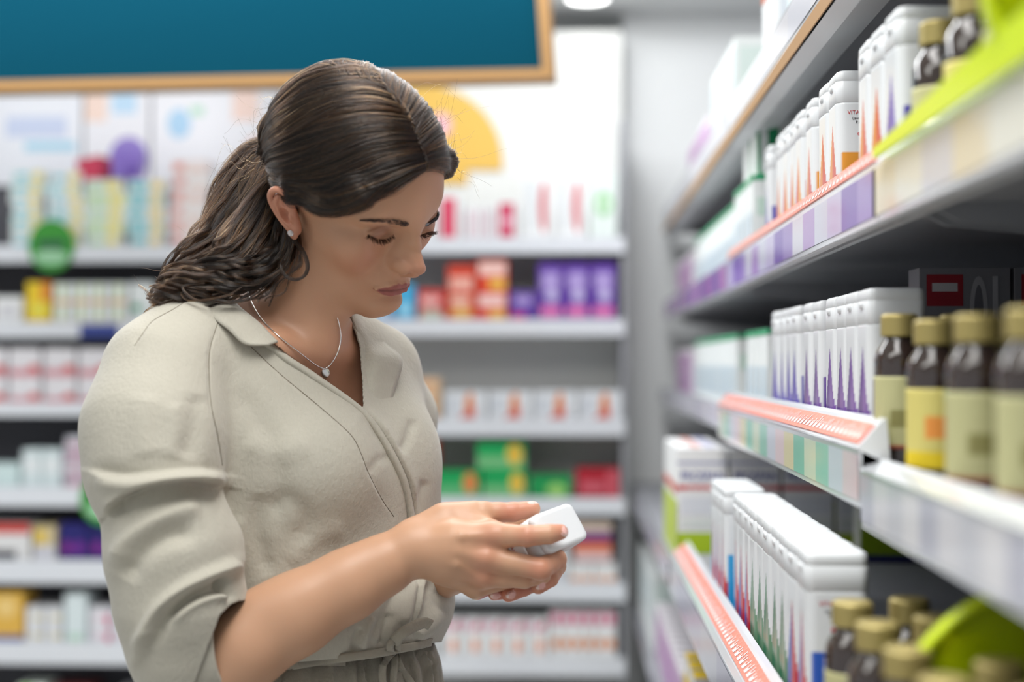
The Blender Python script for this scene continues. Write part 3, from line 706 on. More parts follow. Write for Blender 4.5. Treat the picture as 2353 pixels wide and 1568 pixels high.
# placket edge: the rolled front edge
edge = [(600,772),(632,794),(668,822),(712,850),(754,879),(798,910),(838,942),(869,979),(905,1037),(934,1098),(947,1150),(955,1200)]
ep = [on(x, y+3, .003, 1.45) for x, y in edge]
V, F = ribbon([[(x-1, y-3, d+.001), (x-7, y+4, d-.0018), (x-16, y+13, d+.0045)] for x, y, d in ep], 0, 8, 90); o = mesh_obj('placket', V, F, M_cloth, person); solid(o, .002, 0)
for nm, sp_ in (('placket_seam', [(576,797),(639,856),(704,910),(754,952),(808,1002),(830,1044),(846,1086),(877,1147),(905,1188)]), ('raglan_seam', [(500,742),(483,800),(480,850),(485,930),(500,1000),(511,1070)]), ('shoulder_seam', [(428,693),(395,713),(350,739),(325,772),(309,795)])):
    q_ = np.array([(lambda r: r[0]+r[1]*.0001)(cast(bbvh, x, y, (640, 1000))) for x, y in catmull(np.array(sp_, float), 70)])
    for _ in range(3): q_[1:-1] = (q_[:-2]+2*q_[1:-1]+q_[2:])/4
    V, F = tube(q_, .00045, 5); mesh_obj(nm, V, F, M_thread, person)
# cuff: a turned band round the forearm
ca = pt(505,1462,1.374); ax = pt(600,1440,1.38)-pt(430,1480,1.37); ax /= np.linalg.norm(ax)
c1 = pt(508,1478,1.374); c2 = pt(440,1500,1.372); rim = []
u1 = np.cross(ax, fw); u1 /= np.linalg.norm(u1); u2 = np.cross(ax, u1)
for s_, r_ in ((0, .0465), (.003, .049), (.02, .0505), (.045, .0525)):
    cc_ = c1-ax*s_
    rim.append([cc_+u1*r_*math.cos(a)*1.02+u2*r_*.9*math.sin(a)+ax*.004*math.sin(a*2+1) for a in np.linspace(0, 2*math.pi, 48, endpoint=False)])
V = np.array(rim).reshape(-1, 3); F = np.array([(i*48+j, i*48+(j+1) % 48, (i+1)*48+(j+1) % 48, (i+1)*48+j) for i in range(3) for j in range(48)])
o = mesh_obj('cuff', V, F, M_cloth, person); solid(o, .002, 1)
# necklace and pendant, ear stud
M_silver = mat('silver', (.86, .84, .82), .22, metal=1)
cpx = [(566,660),(575,690),(600,735),(640,775),(690,812),(725,838),(746,846),(762,832),(776,805),(781,775),(778,748),(774,730)]
cp = []
for x, y in catmull(np.array(cpx, float), 90):
    r = cast(head_bvh, x, y, (690, 760)); cp.append(r[0]+r[1]*.0012)
cp = np.array(cp)
for _ in range(6): cp[1:-1] = (cp[:-2]+2*cp[1:-1]+cp[2:])/4
cp += (CAM-cp)/np.linalg.norm(CAM-cp, axis=1)[:, None]*.0012
V, F = tube(cp, .00075, 6); necklace = mesh_obj('necklace', V, F, M_silver, person)
pc, pn = cast(head_bvh, 748, 857); tv = (CAM-pc)/np.linalg.norm(CAM-pc); pc = pc+tv*.0035
pg = Grid(pc-.01, pc+.01, .00035); pr_ = np.stack([rt*.92+fw*.3, tv, up], 1); pg.ell(pc, (.0041, .0010, .0056), 0, rot=pr_); V, F = pg.mesh(1)
pend = mesh_obj('pendant', V, F, M_silver, person)
V, F = tube([pc+up*.005, pc+up*.0075+tv*.0005, pc+up*.009], .0006, 6); mesh_obj('pendant_loop', V, F, M_silver, person)
ec, en = cast(head_bvh, 669, 535)
def gem(c, n, r):
    n = n/np.linalg.norm(n); a = np.cross(n, up); a /= np.linalg.norm(a); b = np.cross(n, a); V = []; m = 10
    for rr, h in ((.55, .0), (1, .35), (.62, .75)): V += [c+a*r*rr*math.cos(6.2832*j/m)+b*r*rr*math.sin(6.2832*j/m)+n*r*h for j in range(m)]
    F = [(i*m+j, i*m+(j+1) % m, (i+1)*m+(j+1) % m, (i+1)*m+j) for i in range(2) for j in range(m)]+[tuple(range(m))[::-1], tuple(2*m+j for j in range(m))]
    return np.array(V), F
V, F = gem(ec+en*.0005, en+.6*(CAM-ec)/np.linalg.norm(CAM-ec), .0034)
mesh_obj('ear_stud', V, F, mat('clear_stone', (.95, .97, 1), .02, trans=.6, spec=1.0), person, smooth=False)
# ---- trousers, tie belt, shoes
def tp(px, py, d): return pt(px, py, d)
pgd = Grid(np.array([base[0]-.28, base[1]-.26, .06]), np.array([base[0]+.28, base[1]+.26, 1.12]), .005)
wz = pt(775,1500,1.54); W = lambda l, f, z: wz+LR*l+FR*f+np.array([0, 0, z])
pgd.ell(W(0, -.005, -.02), (.122, .092, .06), 0, rot=TR); pgd.ell(W(0, -.015, -.17), (.178, .128, .19), .05, rot=TR)
for s_ in (1, -1):
    a = W(.085*s_, -.01, -.25); k_ = W(.088*s_, .03, -.60); f_ = W(.088*s_, -.005, 0); f_[2] = .09
    pgd.path([a, k_, f_], [.095, .078, .066], k=.04)
PP, PQ = pgd.mesh(2)
ang = np.arctan2((PP-wz)@FR, (PP-wz)@LR); zz = PP[:, 2]-wz[2]
PN = normals(PP, PQ); PP = PP+PN*((.0035*np.sin(ang*26+2*np.sin(ang*5))+.002*np.sin(ang*47))*sst(-.34, -.02, zz))[:, None]
PP = strokes(PP, PQ, [([(835,1512),(845,1540),(850,1600)], 7, -5, 'ridge'), ([(870,1505),(878,1550),(880,1600)], 6, 4, 'ridge'), ([(955,1490),(975,1530),(985,1600)], 7, -5, 'ridge'), ([(935,1495),(950,1530),(958,1600)], 7, 4, 'ridge'), ([(985,1485),(1000,1525),(1010,1600)], 7, 4, 'ridge')], 1.7)
trousers = mesh_obj('trousers', PP, PQ, M_cloth2, person)
pbvh = bvh_of(PP, PQ)
def near2(px, py, dflt, lift):
    ds = [project(r[0])[2] for r in (cast(bbvh, px, py), cast(pbvh, px, py)) if r]
    return pt(px, py, (min(ds) if ds else dflt)-lift)
def strap(pxs, wid, lift, name, par, th=.0016, n=60, dd=None):
    c = catmull(np.array([(x, y) for x, y in pxs], float), n); c3 = np.array([near2(x, y, 1.42, lift) for x, y in c])
    for _ in range(8): c3[1:-1] = (c3[:-2]+2*c3[1:-1]+c3[2:])/4
    if dd is not None: c3 = c3-fw*np.interp(np.linspace(0, 1, n), np.linspace(0, 1, len(dd)), dd)[:, None]
    T = np.gradient(c3, axis=0); T /= np.linalg.norm(T, axis=1)[:, None]; B = np.cross(T, -fw); B /= np.linalg.norm(B, axis=1)[:, None]
    w_ = wid*.5; V = np.stack([c3-B*w_, c3-B*w_*.5-fw*.0008, c3+B*w_*.5-fw*.0008, c3+B*w_], 1).reshape(-1, 3)
    F = np.array([(i*4+j, i*4+j+1, (i+1)*4+j+1, (i+1)*4+j) for i in range(n-1) for j in range(3)])
    o = mesh_obj(name, V, F, M_cloth2, par); solid(o, th, 0); return o
belt = strap([(660,1532),(720,1522),(796,1511),(850,1504),(888,1498),(925,1490),(968,1482),(992,1476)], .0085, .006, 'tie_belt', person)
strap([(905,1497),(885,1520),(878,1545),(882,1600)], .0075, .009, 'belt_loop', person)
strap([(908,1500),(906,1530),(903,1570),(905,1610)], .0075, .011, 'belt_tail', person)
strap([(910,1500),(918,1530),(938,1560),(965,1600)], .0075, .009, 'belt_tail', person)
strap([(900,1500),(895,1485),(905,1474),(915,1480),(912,1498)], .007, .012, 'belt_knot', person)
strap([(905,1480),(918,1458),(945,1436),(975,1424),(992,1430)], .0115, .010, 'belt_tail', person, dd=[0, .01, .02, .018, .015])
strap([(590,1530),(690,1522),(740,1522),(795,1523)], .007, .004, 'waistband_flap', person)
M_shoe = mat('tan_leather', srgb(150, 110, 80), .45)
for s_ in (1, -1):
    c = W(.088*s_, 0, 0); sgd = Grid(np.array([c[0]-.2, c[1]-.2, -.004]), np.array([c[0]+.2, c[1]+.2, .14]), .004)
    q = lambda f, l, z: np.array([*(c+FR*f+LR*l)[:2], z])
    sgd.path([q(-.03, 0, .045), q(.05, 0, .035), q(.14, 0, .027)], [.036, .036, .027], k=.02); sgd.cone(q(-.01, 0, .06), q(-.01, 0, .11), .034, .034, .02)
    V, F = sgd.mesh(1); V[:, 2] = np.maximum(V[:, 2], 0.001); mesh_obj('shoe', V, F, M_shoe, person)
# ------------------------------------------------------------------ cartons, bottles, lettering
M_carton = mat('printed_card', 'tone', .45, .4)
M_plastic = mat('printed_plastic', 'tone', .28, .5, coat=.2)
M_white = mat('white_plastic', srgb(226, 230, 233), .35, .5)
M_gold = mat('gold_cap', srgb(176, 160, 100), .4, .5, metal=.4)
M_amber = mat('amber_glass', srgb(44, 30, 24), .05, .8, coat=1.0)
ORD = ['first','second','third','fourth','fifth','sixth','seventh','eighth','ninth','tenth','eleventh','twelfth','thirteenth','fourteenth','fifteenth','sixteenth','seventeenth','eighteenth','nineteenth','twentieth']
def carton_mesh(name, w_, d_, h_, col, patches=(), bev=.0006):
    """box with its front on -y; patches: (face, u0, u1, v0, v1, colour[, 'oval'])"""
    V, F, K_ = [], [], []
    def quad(a, c):
        i = len(V); V.extend(a); F.append(tuple(range(i, i+len(a)))); K_.extend([c]*len(a))
    x, y, b = w_/2, d_/2, bev
    c = srgb(*col)
    for s in (-1, 1):
        quad([(-x+b, s*y, b), (x-b, s*y, b), (x-b, s*y, h_-b), (-x+b, s*y, h_-b)][::-s], c)
        quad([(s*x, -y+b, b), (s*x, y-b, b), (s*x, y-b, h_-b), (s*x, -y+b, h_-b)][::s], c)
    quad([(-x+b, -y+b, h_), (x-b, -y+b, h_), (x-b, y-b, h_), (-x+b, y-b, h_)], c)
    quad([(-x+b, -y+b, 0), (-x+b, y-b, 0), (x-b, y-b, 0), (x-b, -y+b, 0)], c)
    for s in (-1, 1):
        for t_ in (0, 1):
            zz, ze = (0, b) if t_ == 0 else (h_, h_-b)
            quad([(-x+b, s*y, ze), (x-b, s*y, ze), (x-b, s*(y-b), zz), (-x+b, s*(y-b), zz)], c); quad([(s*x, -y+b, ze), (s*x, y-b, ze), (s*(x-b), y-b, zz), (s*(x-b), -y+b, zz)], c)
        for r_ in (-1, 1): quad([(s*x, r_*(y-b), b), (s*x, r_*(y-b), h_-b), (s*(x-b), r_*y, h_-b), (s*(x-b), r_*y, b)], c)
    e = .0004
    for n, p in enumerate(patches):
        f, u0, u1, v0, v1, pc = p[:6]; pc = srgb(*pc); ee = e*(1+.5*n)
        if len(p) > 6:
            m = 20; cu, cv, ru, rv = (u0+u1)/2, (v0+v1)/2, (u1-u0)/2, (v1-v0)/2
            uvs = [(cu+ru*math.cos(6.2832*i/m), cv+rv*math.sin(6.2832*i/m)) for i in range(m)]
            if p[6] == 'leaf': uvs = [(cu+ru*math.cos(6.2832*i/m)*(.35+.65*abs(math.sin(3.1416*i/m))), cv+rv*math.sin(6.2832*i/m)) for i in range(m)]
            if p[6] == 'tri': uvs = [(u0, v0), (u1, v0), (u1, v1)]
        else: uvs = [(u0, v0), (u1, v0), (u1, v1), (u0, v1)]
        if f == 'f': q = [(-x+u*w_, -y-ee, v*h_) for u, v in uvs]
        elif f == 'l': q = [(-x-ee, y-u*d_, v*h_) for u, v in uvs]
        elif f == 't': q = [(-x+u*w_, -y+v*d_, h_+ee) for u, v in uvs]
        quad(q, pc)
    me = bpy.data.meshes.new(name); me.from_pydata(V, [], F); a = me.color_attributes.new('tone', 'FLOAT_COLOR', 'POINT')
    cc = np.ones((len(V), 4), np.float32); cc[:, :3] = K_; a.data.foreach_set('color', cc.ravel()); me.materials.append(M_carton); return me
def put(me, name, loc, rz, label, cat, group=None, parent=None):
    o = bpy.data.objects.new(name, me); C.objects.link(o); o.location = loc; o.rotation_euler = (0, 0, rz)
    if parent is not None: o.parent = parent
    if label: tag(o, label, cat, group)
    return o
def bar_mesh(name, secs, tone, m, nseg=7, fill=0):
    """loft of rounded rectangles (z, half x, half y, corner radius), coloured by a function of the point"""
    ang = [(q, math.pi/2*q+math.pi/2*i/nseg) for q in range(4) for i in range(nseg+1)]; V = []
    for z, hx, hy, r in secs:
        ring = []
        for q, a in ang:
            sx = 1 if q in (0, 3) else -1; sy = 1 if q in (0, 1) else -1
            p = (sx*(hx-r)+r*math.cos(a), sy*(hy-r)+r*math.sin(a), z)
            if fill and ring and ring[-1][3] != q:
                l = ring[-1]; ring += [(l[0]+(p[0]-l[0])*k/fill, l[1]+(p[1]-l[1])*k/fill, z, q) for k in range(1, fill)]
            ring.append((*p, q))
        V += [v[:3] for v in ring]; n = len(ring)
    F = [(i*n+j, i*n+(j+1) % n, (i+1)*n+(j+1) % n, (i+1)*n+j) for i in range(len(secs)-1) for j in range(n)]
    F += [tuple(range(n))[::-1], tuple((len(secs)-1)*n+j for j in range(n))]
    me = bpy.data.meshes.new(name); me.from_pydata(V, [], F); me.polygons.foreach_set('use_smooth', [True]*(len(F)-2)+[False]*2)
    if tone:
        a = me.color_attributes.new('tone', 'FLOAT_COLOR', 'POINT'); cc = np.ones((len(V), 4), np.float32)
        cc[:, :3] = [srgb(*tone(*v)) for v in V]; a.data.foreach_set('color', cc.ravel())
    me.materials.append(m); return me
HB, HX, HY = .155, .0270, .0260
def dense(x0, x1, n): return list(np.linspace(x0, x1, n))
def bottle_tone(c1, c2, panel, peak=.62):
    def f(x, y, z):
        if z < .0035: return (235, 238, 240)
        u = (y+HY)/(2*HY)                                  # across the narrow side
        if x < -HX+.005:
            top = HB*(.12+.54*max(0, 1-abs(u-.45)/.56)**1.15)
            if z < top: return c1 if u > .48 else c2
        if abs(y) > HY-.002 and x > -HX+.004:
            if z < HB*.45 and x < HX-.004: return panel
        return (224, 228, 231)
    return f
def bottle_secs():
    s = [(0, HX-.002, HY-.002, .006), (.0015, HX-.0004, HY-.0004, .0075), (.003, HX, HY, .009)]
    s += [(z, HX, HY, .009) for z in np.linspace(.006, HB-.036, 72)]
    s += [(HB-.034, HX-.0001, HY-.0001, .009), (HB-.0336, HX-.0005, HY-.0005, .0078)]
    return s
def cap_secs():
    a = HB-.0335
    return [(a, HX-.0005, HY-.0005, .0078), (a+.0004, HX, HY, .0082), (a+.0216, HX, HY, .0083), (a+.0218, HX-.0002, HY-.0002, .0081), (a+.0222, HX-.0002, HY-.0002, .0081), (a+.0224, HX, HY, .0083), (a+.0300, HX-.0005, HY-.0005, .0080), (a+.0322, HX-.0018, HY-.0018, .0070), (a+.0333, HX-.0045, HY-.0045, .005), (a+.0335, HX-.007, HY-.006, .004)]
CAPME = bar_mesh('bottle_cap', cap_secs(), None, M_white)
tm_ = [( -HX-.0006, -.0045, HB-.0105), (-HX-.0006, .0045, HB-.0105)]
TAB = bar_mesh('cap_tab', [(HB-.019, .0008, .006, .0006), (HB-.0155, .0014, .0070, .0010), (HB-.0125, .0012, .0070, .0010)], None, M_white, 3)
TEXTS = {}
def text_obj(s, size, loc, rot, m, parent, name='label_text', ext=.00012, align='CENTER'):
    cu = bpy.data.curves.new(name, 'FONT'); cu.body = s; cu.size = size; cu.extrude = ext; cu.align_x = align; cu.align_y = 'CENTER'; cu.materials.append(m)
    cu.resolution_u = 3
    key = (s, size, align, m.name)
    if key not in TEXTS:
        tmp = bpy.data.objects.new('tmp_text', cu); C.objects.link(tmp); bpy.context.view_layer.update()
        me = bpy.data.meshes.new_from_object(tmp.evaluated_get(bpy.context.evaluated_depsgraph_get())); bpy.data.objects.remove(tmp); TEXTS[key] = me
        if not me.materials: me.materials.append(m)
    bpy.data.curves.remove(cu); o = bpy.data.objects.new(name, TEXTS[key]); C.objects.link(o); o.location = loc; o.rotation_euler = rot
    if parent is not None: o.parent = parent
    return o
M_red = mat('red_ink', srgb(190, 30, 40), .5); M_black = mat('black_ink', srgb(30, 32, 40), .5); M_blue = mat('blue_ink', srgb(28, 48, 150), .5); M_whink = mat('white_ink', srgb(244, 244, 244), .5); M_green = mat('green_ink', srgb(20, 140, 80), .5)
def flat(name, pts, m, parent):
    return mesh_local(name, pts, [tuple(range(len(pts)))], m, parent)
def mesh_local(name, V, F, m, parent, smooth=False):
    me = bpy.data.meshes.new(name); me.from_pydata([tuple(v) for v in V], [], F); me.materials.append(m)
    if smooth: me.polygons.foreach_set('use_smooth', [True]*len(F))
    o = bpy.data.objects.new(name, me); C.objects.link(o)
    if parent is not None: o.parent = parent
    return o
BODY = {}
def white_bottle(loc, rz, kind, label, group, printed=False, name='pill_bottle', M4=None):
    kinds = {'purple': ((96, 60, 140), (130, 92, 170), (92, 52, 150)), 'violet': ((84, 70, 170), (104, 92, 190), (70, 60, 170)), 'orange': ((214, 130, 40), (200, 50, 40), (224, 150, 50)),
             'green': ((40, 130, 90), (110, 150, 120), (30, 110, 80)), 'blue': ((30, 90, 180), (190, 30, 50), (40, 90, 190)), 'cyan': ((40, 160, 220), (190, 40, 50), (40, 160, 220)), 'red': ((200, 40, 45), (225, 150, 40), (196, 30, 40))}
    if kind not in BODY: BODY[kind] = bar_mesh('bottle_body', bottle_secs(), bottle_tone(*kinds[kind]), M_plastic, 5, 16)
    t = bpy.data.objects.new(name, None); C.objects.link(t); t.empty_display_size = .02
    if M4 is not None: t.matrix_world = M4
    else: t.location = loc; t.rotation_euler = (0, 0, rz)
    for me, n in ((BODY[kind], 'bottle_body'), (CAPME, 'cap')):
        o = bpy.data.objects.new(n, me); C.objects.link(o); o.parent = t
        if n == 'cap':
            q = bpy.data.objects.new('flip_tab', TAB); C.objects.link(q); q.parent = o; q.location = (-HX-.0002, 0, 0)
    if printed:
        R_ = (math.pi/2, 0, 0); y = -HY-.0003
        text_obj('VITAL HEALTH', .0058, (.003, y, HB-.044), R_, M_red, t); text_obj('Lavender Lane 12\nP.O. Box 300\nVital', .0040, (.003, y, HB-.054), R_, M_black, t)
        o = bar_mesh('pill', [(0, .009, .0022, .0021), (.0003, .009, .0022, .0021)], None, M_red, 4); o = put(o, 'red_badge', (.003, y+.0002, HB-.066), 0, None, None, None, t); o.rotation_euler = R_
        text_obj('VITAL', .0034, (.003, y-.0004, HB-.066), R_, M_whink, t)
        flat('white_panel', [(-.004, y, .036), (.022, y, .036), (.022, y, .044), (-.004, y, .044)], M_whink, t); text_obj('HAPPY CO', .0046, (.009, y-.0002, .040), R_, M_blue, t)
        flat('white_panel', [(-.006, y, .012), (.022, y, .012), (.022, y, .032), (-.006, y, .032)], M_whink, t); text_obj('HAPPY FOOD\nvitamin C 500\nzinc 15', .0040, (.008, y-.0002, .023), R_, M_blue, t)
    if label: tag(t, label, 'bottle', group)
    return t
# ---- the bottle she reads
def held_bottle():
    a = .64*rt+.50*up-.58*fw; a /= np.linalg.norm(a); w_ = .70*rt+.20*up+.69*fw; w_ -= a*(w_@a); w_ /= np.linalg.norm(w_); t_ = np.cross(a, w_)
    top = pt(1291, 1210, 1.410); k1, k2, k3 = 1.25, .80, .80; o = top-a*HB*k3
    M4 = Matrix([[w_[0]*k1, t_[0]*k2, a[0]*k3, o[0]], [w_[1]*k1, t_[1]*k2, a[1]*k3, o[1]], [w_[2]*k1, t_[2]*k2, a[2]*k3, o[2]], [0, 0, 0, 1]])
    t = white_bottle(None, 0, 'red', 'small white bottle with red and yellow label held in both hands of the woman', None, M4=M4)
    R_ = (math.pi/2, 0, 0); y = -HY-.0003
    for s_, yy, rr in ((1, -HY-.0003, (math.pi/2, 0, 0)), (-1, HY+.0003, (math.pi/2, 0, math.pi))):
        text_obj('VITAL HEALTH', .0052, (-.002, yy, HB-.042), rr, M_red, t); text_obj('Lavender Lane 12\nP.O. Box 300', .0040, (-.002, yy, HB-.050), rr, M_black, t)
        o = put(bar_mesh('pill', [(0, .009, .0024, .0023), (.0003, .009, .0024, .0023)], None, M_red, 4), 'red_badge', (-.002, yy+.0002*s_, HB-.061), 0, None, None, None, t); o.rotation_euler = rr
        if s_ == 1:
            for st, zz, sz, mm in (('VITAL HEALTH', .104, .0050, M_red), ('Lavender Lane 12\nP.O. Box 300', .096, .0040, M_black), ('every day', .078, .0040, M_black), ('VITAL', .088, .0056, M_red)): text_obj(st, sz, (-HX-.0004, 0, zz), (math.pi/2, 0, -math.pi/2), mm, t)
        text_obj('for every day', .0036, (-.002, yy, HB-.069), rr, M_black, t)
    return t
held = held_bottle()
# ------------------------------------------------------------------ the shop: shell
M_wallp = mat('white_wall_paint', srgb(238, 240, 240), .7, .3, bump=(60, .08, .002))
M_ceil = mat('white_ceiling', srgb(240, 241, 240), .8, .2, bump=(30, .05, .002))
M_floor = mat('grey_floor_tiles', srgb(214, 213, 208), .25, .5, bump=(12, .05, .002))
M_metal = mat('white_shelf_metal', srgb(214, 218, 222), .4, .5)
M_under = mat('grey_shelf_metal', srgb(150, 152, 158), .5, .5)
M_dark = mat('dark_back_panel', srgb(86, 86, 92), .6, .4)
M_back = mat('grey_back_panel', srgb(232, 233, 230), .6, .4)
M_teal = mat('teal_paint', srgb(0, 62, 80), .9, .08)
M_wood = mat('light_wood', srgb(164, 124, 74), .5, .4, bump=(40, .2, .002))
M_tan = mat('tan_edge_strip', srgb(178, 140, 98), .5, .3)
def box(name, lo, hi, m, parent=None, kind=None, bev=0):
    lo = np.array(lo, float); hi = np.array(hi, float); c = (lo+hi)/2; h = (hi-lo)/2
    V = [(sx*h[0], sy*h[1], sz*h[2]) for sx in (-1, 1) for sy in (-1, 1) for sz in (-1, 1)]
    F = [(0, 1, 3, 2), (4, 6, 7, 5), (0, 4, 5, 1), (2, 3, 7, 6), (0, 2, 6, 4), (1, 5, 7, 3)]
    me = bpy.data.meshes.new(name); me.from_pydata(V, [], F); me.materials.append(m)
    o = bpy.data.objects.new(name, me); C.objects.link(o); o.location = c
    if bev: b = o.modifiers.new('soft_edge', 'BEVEL'); b.width = bev; b.segments = 2
    if parent is not None: o.parent = parent; o.location = Vector(c)-parent.location
    if kind: o['kind'] = kind
    return o
box('floor', (-5, -3, -.1), (3.2, 4.75, 0), M_floor, kind='structure')
box('ceiling', (-5, -3, 2.62), (3.2, 4.75, 2.72), M_ceil, kind='structure')
box('wall_back', (-5, 4.6, 0), (3.2, 4.75, 2.62), M_wallp, kind='structure')
box('wall_right', (1.25, -3, 0), (1.4, 4.6, 2.62), M_wallp, kind='structure')
box('wall_pillar', (.150, 4.02, 0), (1.25, 4.6, 2.62), M_wallp, kind='structure')
box('trim_1', (-.30, 3.70, 2.37), (1.25, 4.02, 2.62), M_wallp, kind='structure')
# recessed round ceiling lamp
def disc(name, c, r, z, m, parent, n=40, th=.01, r0=0):
    a = np.linspace(0, 2*math.pi, n, endpoint=False)
    if r0:
        V = [(r*math.cos(t_), r*math.sin(t_), 0) for t_ in a]+[(r0*math.cos(t_), r0*math.sin(t_), 0) for t_ in a]+[(r*math.cos(t_), r*math.sin(t_), th) for t_ in a]+[(r0*math.cos(t_), r0*math.sin(t_), th) for t_ in a]
        F = [(i, (i+1) % n, n+(i+1) % n, n+i) for i in range(n)]+[(i, (i+1) % n, 2*n+(i+1) % n, 2*n+i) for i in range(n)]+[(n+i, n+(i+1) % n, 3*n+(i+1) % n, 3*n+i) for i in range(n)]
    else:
        V = [(r*math.cos(t_), r*math.sin(t_), 0) for t_ in a]+[(r*math.cos(t_), r*math.sin(t_), th) for t_ in a]
        F = [tuple(range(n)), tuple(range(n, 2*n))[::-1]]+[(i, (i+1) % n, n+(i+1) % n, n+i) for i in range(n)]
    o = mesh_local(name, V, F, m, parent); o.location = c; return o
M_lamp = mat('lamp_glow', (1, 1, 1), .5, emis=(1, .99, .96), es=14)
dl = empty('ceiling_lamp', (.047, 3.82, 2.364)); disc('trim_ring', (0, 0, -.004), .075, 0, M_white, dl, r0=.055, th=.02); disc('diffuser', (0, 0, .0), .055, 0, M_lamp, dl, th=.008)
tag(dl, 'small round recessed ceiling lamp glowing above the white wall', 'lamp')
# teal header panel in a wooden frame, hanging from the ceiling
hp = empty('hanging_sign', (-.9, 3.08, 2.2))
def plate(name, quad, m, parent, th=.03, lbl=None):
    """quad in place space, extruded away from the viewer"""
    q = np.array(quad, float); n = np.cross(q[1]-q[0], q[3]-q[0]); n /= np.linalg.norm(n); n = n*np.sign(n@np.array([0, 1, 0]))
    V = np.vstack([q, q+n*th])-np.array(parent.location if parent is not None else (0, 0, 0)); F = [(0, 1, 2, 3), (7, 6, 5, 4), (0, 4, 5, 1), (1, 5, 6, 2), (2, 6, 7, 3), (3, 7, 4, 0)]
    o = mesh_local(name, V, F, m, parent); return o
YL, YR = 3.18, 3.0
A = pt(-330, 196, YL+.05); B = pt(1247, 160, YR); Ct = pt(1226, -120, YR); D = pt(-330, -120, YL+.05)
plate('teal_face', [A, B, Ct, D], M_teal, hp, .05, None)
e1 = .022*(B-A)/np.linalg.norm(B-A); up_ = np.array([0, 0, 1.0]); f_ = np.array([0, -.012, 0])
plate('bottom_rail', [A-up_*.020+f_, B-up_*.020+e1+f_, B+e1*0+f_, A+f_], M_wood, hp, .08); plate('side_rail', [B-up_*.020+f_, B-up_*.020+e1+f_, Ct+e1+f_, Ct+f_], M_wood, hp, .08)
plate('top_rail', [D+f_, Ct+e1+f_, Ct+e1+up_*.02+f_, D+up_*.02+f_], M_wood, hp, .08)
for x in (-1.2, -.25): box('hanging_rod', (x-.006, 3.1, 2.34), (x+.006, 3.112, 2.62), M_metal, hp)
tag(hp, 'teal header board in a light wooden frame hanging above the back shelves', 'sign')
# ------------------------------------------------------------------ right-hand gondola
XF = .26; XB = .74
def lip(name, prof, y0, y1, m, parent, ends=False):
    """a shelf edge: profile points (x, z) swept along y"""
    V = [(x, y, z) for y in (y0, y1) for x, z in prof]; n = len(prof); F = [(i, i+1, n+i+1, n+i) for i in range(n-1)]
    F += [tuple(range(n))[::-1], tuple(range(n, 2*n))] if ends else []; V = np.array(V)-np.array(parent.location); o = mesh_local(name, V, F, m, parent); s_ = o.modifiers.new('thickness', 'SOLIDIFY'); s_.thickness = .0015; s_.offset = 0; return o
M_rail = mat('clear_white_rail', srgb(226, 230, 236), .15, .6, coat=.5)
M_salmon = mat('salmon_ticket_strip', srgb(238, 142, 124), .35, .4)
M_orange_edge = mat('cream_edge', srgb(232, 208, 166), .5)
M_tick = mat('ticket_print', 'tone', .3, .5, coat=.4)
rg2 = np.random.default_rng(21)
def strip_marks(name, a0, a1, y0, y1, step, cols, parent, hfrac=(.2, .8), wfrac=(.15, .85), glyph=True):
    """printed marks on a strip: a0 outer/lower (x,z), a1 inner/upper (x,z); one mesh of small flat print"""
    a0 = np.array([a0[0], a0[1]]); a1 = np.array([a1[0], a1[1]]); d = a1-a0; nrm = np.array([-d[1], d[0]]); nrm = nrm/np.linalg.norm(nrm)*.0006
    if nrm[0] > 0: nrm = -nrm
    V, F, K_ = [], [], []
    def q(ya, yb, va, vb, c, lift=1):
        i = len(V)
        for yy, vv in ((ya, va), (yb, va), (yb, vb), (ya, vb)):
            p = a0+d*vv+nrm*lift; V.append((p[0], yy, p[1]))
        F.append((i, i+1, i+2, i+3)); K_.extend([srgb(*c)]*4)
    y = y0; k = 0
    while y < y1-step*.5:
        c = cols[k % len(cols)]
        if glyph:
            h_ = rg2.uniform(.55, .78); q(y+step*.18, y+step*.34, .24, h_, c); q(y+step*.34, y+step*.62, .24, .44, c); q(y+step*.62, y+step*.76, .24, .24+.5*rg2.uniform(.5, 1), c)
            q(y+step*.93, y+step*.97, .12, .86, (250, 205, 192))
        else: q(y+step*wfrac[0], y+step*wfrac[1], hfrac[0], hfrac[1], c)
        y += step; k += 1
    V = np.array(V)-np.array(parent.location); me = bpy.data.meshes.new(name); me.from_pydata([tuple(v) for v in V], [], F)
    a = me.color_attributes.new('tone', 'FLOAT_COLOR', 'POINT'); cc = np.ones((len(V), 4), np.float32); cc[:, :3] = K_; a.data.foreach_set('color', cc.ravel()); me.materials.append(M_tick)
    o = bpy.data.objects.new(name, me); C.objects.link(o); o.parent = parent; return o
def gondola(y0, y1, shelves, label, lower):
    g = empty('shelf_unit', (.5, (y0+y1)/2, 0))
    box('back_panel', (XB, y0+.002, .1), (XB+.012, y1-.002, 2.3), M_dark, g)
    for y in (y0+.012, y1-.012): box('upright', (XB-.035, y-.010, 0), (XB-.001, y+.010, 2.3), M_under, g)
    box('base_plinth', (.24, y0+.004, 0), (XB-.04, y1-.004, .12), M_under, g)
    for sh in shelves: sh(g, y0+.002, y1-.002)
    tag(g, label, 'shelving'); return g
